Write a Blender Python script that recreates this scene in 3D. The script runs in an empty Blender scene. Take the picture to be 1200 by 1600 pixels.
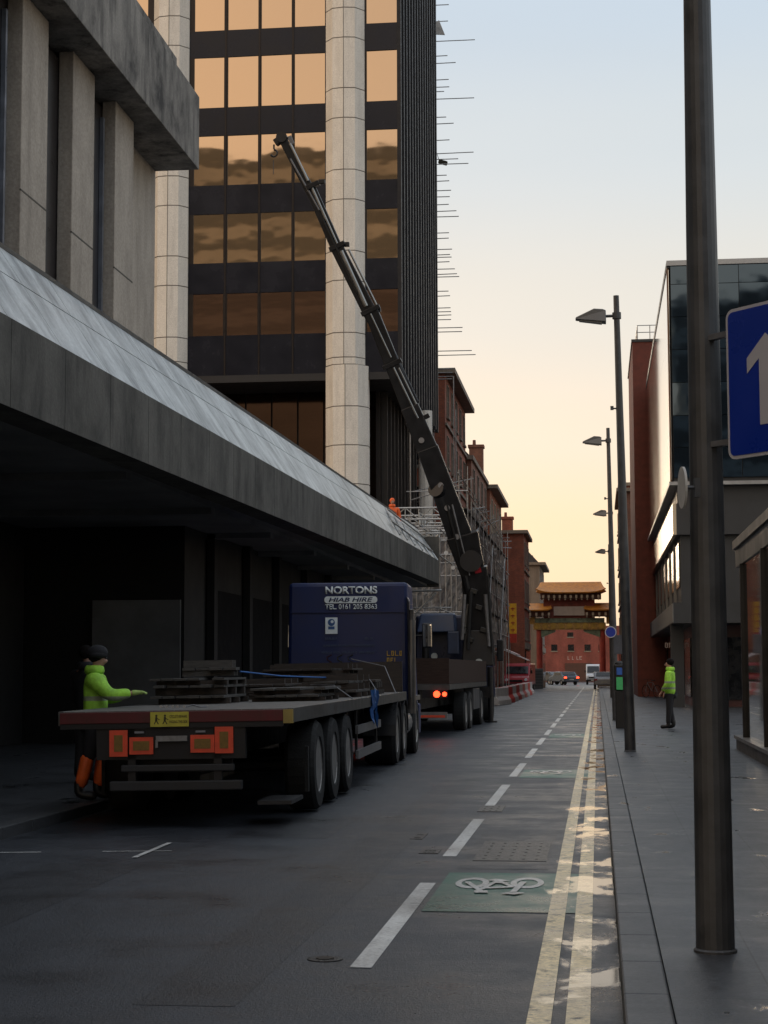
import bpy, bmesh, math, random
from mathutils import Vector, Matrix, noise
random.seed(7)
rad = math.radians
S = bpy.context.scene
COL = S.collection

# ------------------------------------------------------------------ camera
F = 2766.0; H = 1.6
YAW, PITCH, ROLL = rad(6.8422), rad(5.1244), rad(-0.18)
MR = Matrix.Rotation(YAW, 3, 'Z') @ Matrix.Rotation(math.pi/2+PITCH, 3, 'X') @ Matrix.Rotation(ROLL, 3, 'Z')
cd = bpy.data.cameras.new('camera'); cam = bpy.data.objects.new('camera', cd); COL.objects.link(cam)
cam.location = (0, 0, H); cam.rotation_euler = MR.to_euler()
cd.sensor_fit = 'VERTICAL'; cd.sensor_height = 32.0; cd.lens = 32.0*F/1600.0
cd.clip_start = 0.1; cd.clip_end = 3000
S.camera = cam

# ------------------------------------------------------------------ world
SUN_EL, SUN_AZ = rad(4.0), rad(9.0)      # sun low ahead, a little left of the street axis
w = bpy.data.worlds.new('World'); S.world = w; w.use_nodes = True
nt = w.node_tree; N = nt.nodes; L = nt.links; N.clear()
out = N.new('ShaderNodeOutputWorld'); bg = N.new('ShaderNodeBackground'); bg.inputs[1].default_value = 0.12
sky = N.new('ShaderNodeTexSky'); sky.sky_type = 'NISHITA'; sky.sun_disc = False
sky.sun_elevation = SUN_EL; sky.sun_rotation = -SUN_AZ; sky.dust_density = 3.0; sky.air_density = 1.2
tc = N.new('ShaderNodeTexCoord'); sx = N.new('ShaderNodeSeparateXYZ'); L.new(tc.outputs['Generated'], sx.inputs[0])
rp = N.new('ShaderNodeValToRGB'); L.new(sx.outputs['Z'], rp.inputs[0])
cr = rp.color_ramp; cr.interpolation = 'EASE'
stops = [(0.0,(8.4,6.7,4.6)),(0.075,(8.4,6.8,4.9)),(0.13,(7.6,6.85,5.8)),(0.20,(6.7,6.65,6.25)),(0.29,(5.75,6.35,6.75)),(0.36,(5.1,6.0,6.9)),(0.6,(5.8,6.4,7.2)),(1.0,(6.4,7.0,7.8))]
while len(cr.elements) < len(stops): cr.elements.new(0.5)
for e,(p,c) in zip(cr.elements, stops): e.position = p; e.color = (c[0]/10,c[1]/10,c[2]/10,1)
sc = N.new('ShaderNodeVectorMath'); sc.operation = 'SCALE'; sc.inputs['Scale'].default_value = 10.0
L.new(rp.outputs[0], sc.inputs[0])
# thin high cloud, barely there
nz = N.new('ShaderNodeTexNoise'); nz.inputs['Scale'].default_value = 2.2; nz.inputs['Detail'].default_value = 5
mp = N.new('ShaderNodeMapping'); mp.inputs['Scale'].default_value = (1,1,5); L.new(tc.outputs['Generated'], mp.inputs[0]); L.new(mp.outputs[0], nz.inputs['Vector'])
mr = N.new('ShaderNodeMapRange'); mr.inputs[3].default_value = 0.95; mr.inputs[4].default_value = 1.06; L.new(nz.outputs[0], mr.inputs[0])
sc2 = N.new('ShaderNodeVectorMath'); sc2.operation = 'SCALE'; L.new(sc.outputs[0], sc2.inputs[0]); L.new(mr.outputs[0], sc2.inputs['Scale'])
mx = N.new('ShaderNodeMix'); mx.data_type = 'RGBA'; mx.inputs[0].default_value = 0.05
dt = N.new('ShaderNodeVectorMath'); dt.operation = 'DOT_PRODUCT'; L.new(tc.outputs['Generated'], dt.inputs[0]); dt.inputs[1].default_value = (-.80,-.58,.15)
gf = N.new('ShaderNodeMapRange'); gf.interpolation_type = 'SMOOTHSTEP'; gf.inputs[1].default_value = .25; gf.inputs[2].default_value = .95; gf.inputs[3].default_value = 0; gf.inputs[4].default_value = .85; L.new(dt.outputs['Value'], gf.inputs[0])
gm = N.new('ShaderNodeMix'); gm.data_type = 'RGBA'; gm.inputs[7].default_value = (15.5,11.2,7.4,1); L.new(gf.outputs[0], gm.inputs[0]); L.new(sc2.outputs[0], gm.inputs[6])
L.new(gm.outputs[2], mx.inputs[6]); L.new(sky.outputs[0], mx.inputs[7]); L.new(mx.outputs[2], bg.inputs[0]); L.new(bg.outputs[0], out.inputs[0])

sd = bpy.data.lights.new('sun', 'SUN'); sd.energy = 0.35; sd.angle = rad(12); sd.color = (1.0, .78, .55)
sun = bpy.data.objects.new('sun', sd); COL.objects.link(sun)
sdir = Vector((-math.sin(SUN_AZ)*math.cos(SUN_EL), math.cos(SUN_AZ)*math.cos(SUN_EL), math.sin(SUN_EL)))
sun.rotation_euler = sdir.to_track_quat('Z', 'Y').to_euler(); sun.location = (0, 20, 60)
S.view_settings.view_transform = 'Standard'; S.view_settings.look = 'None'
S.view_settings.exposure = 0.0; S.view_settings.gamma = 1.0

# ------------------------------------------------------------------ pixel helpers (photo pixels -> world)
CO = Vector((0, 0, H))
def ray(px, py): return MR @ Vector(((px-600)/F, -(py-800)/F, -1))
def P(px, py, Y): d = ray(px, py); return CO + d*(Y/d.y)
def PX(px, py, X): d = ray(px, py); return CO + d*(X/d.x)
def G(px, py, z=0.0): d = ray(px, py); return CO + d*((z-H)/d.z)
def ZX(px, py, X): return PX(px, py, X).z

# ------------------------------------------------------------------ materials
MATS = {}
def nodes(m): m.use_nodes = True; return m.node_tree.nodes, m.node_tree.links, m.node_tree.nodes['Principled BSDF']
def mat(name, col, rough=.6, metal=0., var=.25, scale=3., bump=0., bscale=40., stretch=(1,1,1), emit=None, estr=0., spec=.5, coat=0., rvar=.1, alpha=1.):
    if name in MATS: return MATS[name]
    m = bpy.data.materials.new(name); n, l, b = nodes(m)
    geo = n.new('ShaderNodeNewGeometry'); mp = n.new('ShaderNodeMapping'); mp.inputs['Scale'].default_value = stretch
    l.new(geo.outputs['Position'], mp.inputs[0])
    t = n.new('ShaderNodeTexNoise'); t.inputs['Scale'].default_value = scale; t.inputs['Detail'].default_value = 6; t.inputs['Roughness'].default_value = .62
    l.new(mp.outputs[0], t.inputs['Vector'])
    r = n.new('ShaderNodeMapRange'); r.inputs[1].default_value = .3; r.inputs[2].default_value = .7; r.inputs[3].default_value = 1-var; r.inputs[4].default_value = 1+var
    l.new(t.outputs[0], r.inputs[0])
    v = n.new('ShaderNodeVectorMath'); v.operation = 'SCALE'; v.inputs[0].default_value = col; l.new(r.outputs[0], v.inputs['Scale'])
    l.new(v.outputs[0], b.inputs['Base Color'])
    r2 = n.new('ShaderNodeMapRange'); r2.inputs[1].default_value = .3; r2.inputs[2].default_value = .7; r2.inputs[3].default_value = max(.02,rough-rvar); r2.inputs[4].default_value = min(1,rough+rvar)
    l.new(t.outputs[0], r2.inputs[0]); l.new(r2.outputs[0], b.inputs['Roughness'])
    b.inputs['Metallic'].default_value = metal; b.inputs['Specular IOR Level'].default_value = spec; b.inputs['Coat Weight'].default_value = coat
    b.inputs['Alpha'].default_value = alpha
    if bump:
        t2 = n.new('ShaderNodeTexNoise'); t2.inputs['Scale'].default_value = bscale; t2.inputs['Detail'].default_value = 4; l.new(mp.outputs[0], t2.inputs['Vector'])
        bp = n.new('ShaderNodeBump'); bp.inputs['Strength'].default_value = bump; bp.inputs['Distance'].default_value = .02
        l.new(t2.outputs[0], bp.inputs['Height']); l.new(bp.outputs[0], b.inputs['Normal'])
    if emit: b.inputs['Emission Color'].default_value = (*emit,1); b.inputs['Emission Strength'].default_value = estr
    MATS[name] = m; return m

def math_node(n, l, op, a, b=None, clamp=False):
    x = n.new('ShaderNodeMath'); x.operation = op; x.use_clamp = clamp
    for i, s in enumerate((a, b)):
        if s is None: continue
        if isinstance(s, (int, float)): x.inputs[i].default_value = s
        else: l.new(s, x.inputs[i])
    return x.outputs[0]
def mrange(n, l, s, a, b, c, d, smooth=False):
    r = n.new('ShaderNodeMapRange'); r.inputs[1].default_value = a; r.inputs[2].default_value = b; r.inputs[3].default_value = c; r.inputs[4].default_value = d
    if smooth: r.interpolation_type = 'SMOOTHSTEP'
    l.new(s, r.inputs[0]); return r.outputs[0]
def noise_node(n, l, vec, scale, detail=4, stretch=(1,1,1), rough=.55, loc=(0,0,0), dist=0.):
    mp = n.new('ShaderNodeMapping'); mp.inputs['Scale'].default_value = stretch; mp.inputs['Location'].default_value = loc; l.new(vec, mp.inputs[0])
    t = n.new('ShaderNodeTexNoise'); t.inputs['Scale'].default_value = scale; t.inputs['Detail'].default_value = detail; t.inputs['Roughness'].default_value = rough; t.inputs['Distortion'].default_value = dist
    l.new(mp.outputs[0], t.inputs['Vector']); return t.outputs[0]

def ground_mat(name, dry, wetc=None, kind='asphalt', worn=0.):
    """damp street surface; puddles gather in the gutter (x from -0.5 to the kerb)"""
    if name in MATS: return MATS[name]
    m = bpy.data.materials.new(name); n, l, b = nodes(m)
    geo = n.new('ShaderNodeNewGeometry'); pos = geo.outputs['Position']
    sp = n.new('ShaderNodeSeparateXYZ'); l.new(pos, sp.inputs[0])
    big = noise_node(n, l, pos, .55, 5, (1,.45,1)); med = noise_node(n, l, pos, 3.5, 6, (1,.6,1), .7); fine = noise_node(n, l, pos, 95, 3)
    grain = noise_node(n, l, pos, 34, 4, rough=.75)
    tone = math_node(n, l, 'ADD', mrange(n, l, big, .3,.7,.78,1.2), mrange(n, l, med, .3,.7,-.16,.16))
    tone = math_node(n, l, 'ADD', tone, mrange(n, l, grain, .3,.7,-.38,.38))
    # gutter puddles
    pn = noise_node(n, l, pos, 1.15, 5, (1.6,.8,1), .6, (3.1,7.3,0), .4)
    xm = mrange(n, l, sp.outputs['X'], -.62, -.1, 0, 1, True)
    if kind in ('asphalt','paint'):
        a = math_node(n, l, 'MULTIPLY', xm, .20); th = math_node(n, l, 'SUBTRACT', .688, a)
        pu = math_node(n, l, 'SUBTRACT', pn, th); pud = mrange(n, l, pu, .0, .09, 0, 1, True)
        # film of water across the cycle lane and patches further up the road
        fn = noise_node(n, l, pos, .8, 6, (.9,1.1,1), .65, (9,2,0)); lane = mrange(n, l, sp.outputs['X'], -2.4, -.4, 0, 1)
        ff = math_node(n, l, 'ADD', fn, math_node(n, l, 'MULTIPLY', lane, .06)); film = mrange(n, l, ff, .42, .76, 0, 1, True)
    else:
        pud = mrange(n, l, pn, .615, .69, 0, .8, True)
        fn = noise_node(n, l, pos, 1.3, 6, (1,2,1), .6, (5,1,0)); film = mrange(n, l, fn, .45, .75, 0, .45, True)
    dirt = None
    colv = n.new('ShaderNodeVectorMath'); colv.operation = 'SCALE'; l.new(tone, colv.inputs['Scale'])
    src = None
    if kind == 'slab':
        mp = n.new('ShaderNodeMapping'); mp.inputs['Rotation'].default_value = (0,0,rad(90)); mp.inputs['Location'].default_value = (0,-.31,0)
        sw = n.new('ShaderNodeCombineXYZ'); l.new(sp.outputs['Y'], sw.inputs[0]); l.new(math_node(n,l,'ADD',sp.outputs['X'],-.31), sw.inputs[1])
        bk = n.new('ShaderNodeTexBrick'); bk.inputs['Scale'].default_value = 1; bk.inputs['Brick Width'].default_value = .72; bk.inputs['Row Height'].default_value = .465
        bk.inputs['Mortar Size'].default_value = .006; bk.inputs['Mortar Smooth'].default_value = .3; bk.inputs['Bias'].default_value = 0
        bk.inputs['Color1'].default_value = (*[c*.86 for c in dry],1); bk.inputs['Color2'].default_value = (*[c*1.14 for c in dry],1); bk.inputs['Mortar'].default_value = (*[c*.35 for c in dry],1)
        l.new(sw.outputs[0], bk.inputs['Vector']); l.new(bk.outputs['Color'], colv.inputs[0])
    else: colv.inputs[0].default_value = dry
    c = colv.outputs[0]
    if worn:
        wn = noise_node(n, l, pos, 7, 7, (1,1,1), .75, (1,8,0)); wm = mrange(n, l, wn, .62-worn*.3, .74-worn*.3, 1, 0)
        mx = n.new('ShaderNodeMix'); mx.data_type = 'RGBA'; l.new(wm, mx.inputs[0]); mx.inputs[6].default_value = (.045,.042,.038,1); l.new(c, mx.inputs[7]); c = mx.outputs[2]
    dk = mrange(n, l, film, 0,1,1,.62); v2 = n.new('ShaderNodeVectorMath'); v2.operation = 'SCALE'; l.new(c, v2.inputs[0]); l.new(dk, v2.inputs['Scale'])
    l.new(v2.outputs[0], b.inputs['Base Color'])
    r0 = mrange(n, l, film, 0, 1, .48 if kind!='slab' else .45, .24); r1 = math_node(n, l, 'ADD', r0, mrange(n, l, med, .3,.7,-.06,.06))
    mr_ = n.new('ShaderNodeMix'); mr_.data_type = 'FLOAT'; l.new(pud, mr_.inputs[0]); l.new(r1, mr_.inputs[2]); mr_.inputs[3].default_value = .05
    l.new(mr_.outputs[0], b.inputs['Roughness']); b.inputs['Specular IOR Level'].default_value = .45
    hh = math_node(n, l, 'ADD', math_node(n,l,'MULTIPLY',fine,.5), grain)
    st = mrange(n, l, pud, 0,1,.9 if kind=='asphalt' else .3,.012)
    bp = n.new('ShaderNodeBump'); bp.inputs['Distance'].default_value = .008; l.new(st, bp.inputs['Strength']); l.new(hh, bp.inputs['Height']); l.new(bp.outputs[0], b.inputs['Normal'])
    MATS[name] = m; return m

def stained(name, col, dark, rough=.75, sc=(1.2,1.2,.12), amt=.6, blotch=.5, joints=None):
    """stone or concrete with vertical rain streaks and blotches"""
    if name in MATS: return MATS[name]
    m = bpy.data.materials.new(name); n, l, b = nodes(m)
    geo = n.new('ShaderNodeNewGeometry'); pos = geo.outputs['Position']
    st = noise_node(n, l, pos, 2.2, 7, sc, .68); bl = noise_node(n, l, pos, .9, 6, (1,1,1), .65, (4,4,4)); fi = noise_node(n, l, pos, 26, 4)
    a = mrange(n, l, st, .42, .68, 0, amt); c = mrange(n, l, bl, .45, .7, 0, blotch)
    f = math_node(n, l, 'MAXIMUM', a, c)
    mx = n.new('ShaderNodeMix'); mx.data_type = 'RGBA'; l.new(f, mx.inputs[0]); mx.inputs[6].default_value = (*col,1); mx.inputs[7].default_value = (*dark,1)
    v = n.new('ShaderNodeVectorMath'); v.operation = 'SCALE'; l.new(mx.outputs[2], v.inputs[0]); l.new(mrange(n, l, fi, .3,.7,.85,1.15), v.inputs['Scale'])
    l.new(v.outputs[0], b.inputs['Base Color']); b.inputs['Roughness'].default_value = rough
    bp = n.new('ShaderNodeBump'); bp.inputs['Strength'].default_value = .35; bp.inputs['Distance'].default_value = .01; l.new(fi, bp.inputs['Height']); l.new(bp.outputs[0], b.inputs['Normal'])
    MATS[name] = m; return m

def brick_mat(name, c1, c2, mortar):
    if name in MATS: return MATS[name]
    m = bpy.data.materials.new(name); n, l, b = nodes(m)
    geo = n.new('ShaderNodeNewGeometry'); pos = geo.outputs['Position']; sp = n.new('ShaderNodeSeparateXYZ'); l.new(pos, sp.inputs[0])
    u = math_node(n, l, 'ADD', sp.outputs['X'], sp.outputs['Y']); cb = n.new('ShaderNodeCombineXYZ'); l.new(u, cb.inputs[0]); l.new(sp.outputs['Z'], cb.inputs[1])
    bk = n.new('ShaderNodeTexBrick'); bk.inputs['Scale'].default_value = 1; bk.inputs['Brick Width'].default_value = .225; bk.inputs['Row Height'].default_value = .075; bk.inputs['Mortar Size'].default_value = .008
    bk.inputs['Color1'].default_value = (*c1,1); bk.inputs['Color2'].default_value = (*c2,1); bk.inputs['Mortar'].default_value = (*mortar,1); l.new(cb.outputs[0], bk.inputs['Vector'])
    bl = noise_node(n, l, pos, .6, 6, (1,1,.5), .7); v = n.new('ShaderNodeVectorMath'); v.operation = 'SCALE'; l.new(bk.outputs['Color'], v.inputs[0]); l.new(mrange(n, l, bl, .3,.7,.6,1.3), v.inputs['Scale'])
    l.new(v.outputs[0], b.inputs['Base Color']); b.inputs['Roughness'].default_value = .85
    MATS[name] = m; return m

def mirror_glass(name, tint, rough=.02, wave=.35, wscale=(.5,.5,1.4), metal=1.0):
    if name in MATS: return MATS[name]
    m = bpy.data.materials.new(name); n, l, b = nodes(m)
    geo = n.new('ShaderNodeNewGeometry'); pos = geo.outputs['Position']
    t = noise_node(n, l, pos, .8, 2, wscale); bp = n.new('ShaderNodeBump'); bp.inputs['Strength'].default_value = wave; bp.inputs['Distance'].default_value = .012
    l.new(t, bp.inputs['Height']); l.new(bp.outputs[0], b.inputs['Normal'])
    b.inputs['Base Color'].default_value = (*tint,1); b.inputs['Roughness'].default_value = rough; b.inputs['Metallic'].default_value = metal
    MATS[name] = m; return m

ROAD = ground_mat('wet_asphalt', (.028,.032,.040))
SLAB = ground_mat('stone_slabs', (.052,.056,.063), kind='slab')
KERB = ground_mat('kerb_stone', (.058,.060,.064), kind='kerb')
WHITE = ground_mat('white_road_paint', (.58,.58,.56), kind='paint', worn=.18)
YEL = ground_mat('yellow_road_paint', (.86,.70,.42), kind='paint', worn=.32)
GREEN = ground_mat('green_surfacing', (.010,.115,.075), kind='paint', worn=.2)
IRON = mat('cast_iron', (.02,.02,.021), .35, .6, .4, 20, .5, 60)
CANTOP = stained('canopy_stone', (.50,.53,.54), (.075,.085,.09), .33, (.8,.8,.10), 1.0, .9)
CANFAS = stained('canopy_fascia', (.095,.092,.085), (.018,.018,.016), .8, (1.0,1.0,.35), .95, .95)
SOFF = mat('soffit_concrete', (.20,.205,.21), .85, var=.3, scale=.8)
FIN = stained('brown_concrete', (.42,.37,.315), (.22,.19,.16), .85, (1,1,.25), .7, .6)
CORN = stained('cornice_concrete', (.28,.26,.235), (.030,.027,.025), .85, (1.1,1.1,.25), 1.0, 1.0)
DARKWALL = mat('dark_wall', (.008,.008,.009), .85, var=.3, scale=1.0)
GREYPAN = mat('grey_hoarding', (.15,.155,.16), .6, var=.25, scale=1.4)
OCHRE = mat('ochre_panel', (.16,.135,.07), .6, var=.25, scale=1.4)
STEELSTRIP = mat('steel_strip', (.35,.38,.45), .35, .8, .2)
STONEW = stained('white_stone_cladding', (.80,.765,.70), (.50,.47,.42), .5, (1.5,1.5,.2), .5, .35)
JOINT = mat('dark_joint', (.16,.145,.125), .8)
SPAN = mat('spandrel_glass', (.013,.015,.024), .25, 0, .2, .8, spec=.22)
MULL = mat('bronze_mullion', (.018,.014,.013), .4, .5, .2)
RIB = mat('dark_rib', (.008,.008,.011), .6, .1, .25, 4)
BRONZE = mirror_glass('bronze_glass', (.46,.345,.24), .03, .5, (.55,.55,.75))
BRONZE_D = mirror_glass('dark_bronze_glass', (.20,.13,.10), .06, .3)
LOBBY = mirror_glass('lobby_glass', (.12,.075,.055), .08, .2)
BLUEGL = mirror_glass('blue_glass', (.07,.095,.12), .04, .55, (.8,.8,.8))
SIDEGL = mirror_glass('clear_facade_glass', (.80,.80,.78), .05, .0)
DKPAN = mat('dark_grey_panel', (.04,.043,.047), .45, .2, .15, 1)
LTPAN = mat('pale_panel', (.17,.17,.165), .5, .1, .2, 1)
EDGE = mat('aluminium_edge', (.35,.36,.37), .4, .7, .15)
BRK = brick_mat('red_brick', (.36,.095,.045), (.26,.07,.038), (.12,.09,.075))
BRK2 = brick_mat('brown_brick', (.25,.10,.06), (.19,.08,.05), (.10,.08,.07))
BRK3 = brick_mat('orange_brick', (.36,.12,.055), (.28,.09,.045), (.11,.08,.07))
STONE = stained('old_stone', (.24,.20,.16), (.09,.075,.06), .85)
SLATE = mat('slate', (.035,.035,.04), .55, 0, .3, 5)
WPAINT = mat('window_white', (.45,.44,.42), .6, var=.15)
DGLASS = mat('dark_window', (.012,.013,.016), .12, 0, .2)
POLE = mat('lamp_post_paint', (.072,.074,.078), .42, .35, .25, 6, .05, 80)
LAMPGREY = mat('lamp_head_grey', (.12,.125,.13), .4, .6, .15)
SIGNBLUE = mat('sign_blue', (.005,.028,.30), .35, 0, .06, 2)
SIGNWHITE = mat('sign_white', (.46,.46,.50), .4, 0, .06, 2)
GALV = mat('galvanised', (.22,.22,.23), .45, .7, .2, 8)
SCAF = mat('scaffold_tube', (.38,.38,.38), .45, .75, .25, 8)
ALU = mat('aluminium_beam', (.42,.43,.43), .4, .7, .15, 6)
def netting():
    m = bpy.data.materials.new('debris_netting'); n, l, b = nodes(m)
    geo = n.new('ShaderNodeNewGeometry'); pos = geo.outputs['Position']; a = noise_node(n,l,pos,1.3,6,(1,1,1),.7); 
    v = n.new('ShaderNodeVectorMath'); v.operation='SCALE'; v.inputs[0].default_value=(.15,.155,.165); l.new(mrange(n,l,a,.3,.7,.5,1.4), v.inputs['Scale']); l.new(v.outputs[0], b.inputs['Base Color'])
    b.inputs['Roughness'].default_value=.45; b.inputs['Alpha'].default_value=.82; b.inputs['Transmission Weight'].default_value = 0
    MATS['net']=m; return m
NET = netting()
BLACK = mat('black_paint', (.012,.012,.013), .45, .2, .3, 6)
CHASSIS = mat('chassis_paint', (.014,.013,.014), .55, .2, .4, 5)
RUBBER = mat('tyre_rubber', (.012,.012,.012), .8, 0, .3, 12, .3, 60)
RIM = mat('wheel_rim', (.26,.25,.24), .45, .4, .35, 7)
CABBLUE = mat('cab_blue', (.003,.013,.075), .55, .0, .12, 2, coat=.06)
CABBLUE2 = mat('faded_blue', (.022,.042,.095), .4, .1, .2, 2)
LETTER = mat('letter_white', (.70,.76,.78), .5, 0, .12, 8)
YELLET = mat('letter_yellow', (.42,.26,.03), .5, 0, .2, 12)
PLYELLOW = mat('plate_yellow', (.50,.44,.05), .5, 0, .15, 8)
MARKRED = mat('marker_red', (.72,.075,.03), .45, 0, .15, 10)
MARKCEN = mat('marker_amber', (.20,.11,.02), .5, 0, .2, 30)
DECK = mat('deck_boards', (.12,.11,.10), .6, 0, .35, 5, .4, 14, (3,.4,3))
DECKEDGE = mat('deck_edge', (.085,.082,.078), .45, .3, .35, 4)
DECKRED = mat('deck_red', (.085,.007,.010), .5, 0, .3, 5)
TIMBER = mat('old_timber', (.042,.032,.026), .8, 0, .4, 5, .4, 30, (1,6,6))
TIMBERG = mat('grey_timber', (.068,.062,.056), .8, 0, .35, 5, .4, 30, (1,6,6))
STRAPB = mat('blue_strap', (.02,.12,.38), .6)
CLOTHB = mat('blue_sheet', (.008,.07,.24), .6)
CRANE = mat('crane_black', (.016,.016,.018), .38, .35, .3, 3)
CHROME = mat('cylinder_chrome', (.36,.35,.33), .32, 1., .08)
REDP = mat('red_plate', (.45,.02,.03), .4)
LAMPRED = mat('tail_lamp_lit', (.8,.05,.02), .4, emit=(1,.05,.015), estr=5.5)
TRAYBOARD = mat('tray_board', (.045,.030,.025), .95, 0, .3, 4, stretch=(1,1,8), spec=.15)
HIVIS = None
SKIN = mat('skin', (.36,.20,.14), .55, 0, .1, 20)
HAIR = mat('dark_hair', (.010,.008,.008), .95, spec=.1)
DKCLOTH = mat('dark_cloth', (.012,.012,.015), .85, 0, .3, 12)
ORANGE = mat('hi_vis_orange', (.80,.13,.02), .6, 0, .15, 10)
GLOVE = mat('pale_glove', (.32,.45,.12), .7)
CREAM = mat('cream_paint', (.35,.31,.24), .7)
TILE_O = mat('orange_tile', (.50,.22,.04), .5, 0, .25, 4, .5, 20)
ARCHRED = mat('arch_red', (.34,.05,.035), .55, 0, .25, 2)
ARCHGRN = mat('arch_green', (.16,.22,.15), .6, 0, .5, 3)
ARCHGOLD = mat('arch_gold', (.42,.27,.08), .5, .2, .5, 5)
ARCHDK = mat('arch_dark', (.08,.035,.025), .7)
PLAQ = mat('plaque_pale', (.42,.38,.33), .6, 0, .12, 2)
REDV = mat('red_vehicle', (.32,.02,.03), .35, .1, .15, 2, coat=.4)
WHV = mat('white_vehicle', (.55,.58,.62), .35, .1, .1, 2, coat=.4)
BLV = mat('dark_blue_vehicle', (.03,.045,.07), .3, .2, .15, 2, coat=.5)
BARR = mat('barrier_red', (.45,.03,.02), .5); BARW = mat('barrier_white', (.45,.43,.42), .5)
BANY = mat('banner_yellow', (.75,.40,.02), .6); BANR = mat('banner_red', (.45,.04,.02), .6)
GREENP = mat('machine_green', (.05,.35,.12), .4, emit=(.05,.4,.12), estr=.12)
BLUEP = mat('machine_blue', (.03,.12,.45), .4)
WARMLAMP = mat('warm_lamp', (.8,.5,.15), .5, emit=(1,.6,.15), estr=1.5)
def hivis(name, col):
    m = bpy.data.materials.new(name); n, l, b = nodes(m); tcn = n.new('ShaderNodeTexCoord'); sp = n.new('ShaderNodeSeparateXYZ'); l.new(tcn.outputs['Object'], sp.inputs[0])
    z = sp.outputs['Z']; f = None
    for c in (1.02, 1.17):
        d = math_node(n,l,'ABSOLUTE', math_node(n,l,'SUBTRACT', z, c)); s = math_node(n,l,'LESS_THAN', d, .026); f = s if f is None else math_node(n,l,'MAXIMUM', f, s)
    mx = n.new('ShaderNodeMix'); mx.data_type='RGBA'; l.new(f, mx.inputs[0]); mx.inputs[6].default_value=(*col,1); mx.inputs[7].default_value=(.30,.34,.24,1); l.new(mx.outputs[2], b.inputs['Base Color'])
    b.inputs['Roughness'].default_value=.7
    gr = noise_node(n,l,tcn.outputs['Object'],5,6,rough=.7); gv=n.new('ShaderNodeVectorMath'); gv.operation='SCALE'; l.new(mx.outputs[2], gv.inputs[0]); l.new(mrange(n,l,gr,.35,.65,.55,1.1), gv.inputs['Scale']); l.new(gv.outputs[0], b.inputs['Base Color'])
    t = noise_node(n,l,tcn.outputs['Object'],9,4,(1,1,.6)); bp=n.new('ShaderNodeBump'); bp.inputs['Strength'].default_value=.6; bp.inputs['Distance'].default_value=.03; l.new(t,bp.inputs['Height']); l.new(bp.outputs[0], b.inputs['Normal'])
    return m
HIVIS = hivis('hi_vis_lime', (.36,.72,.06))

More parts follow.
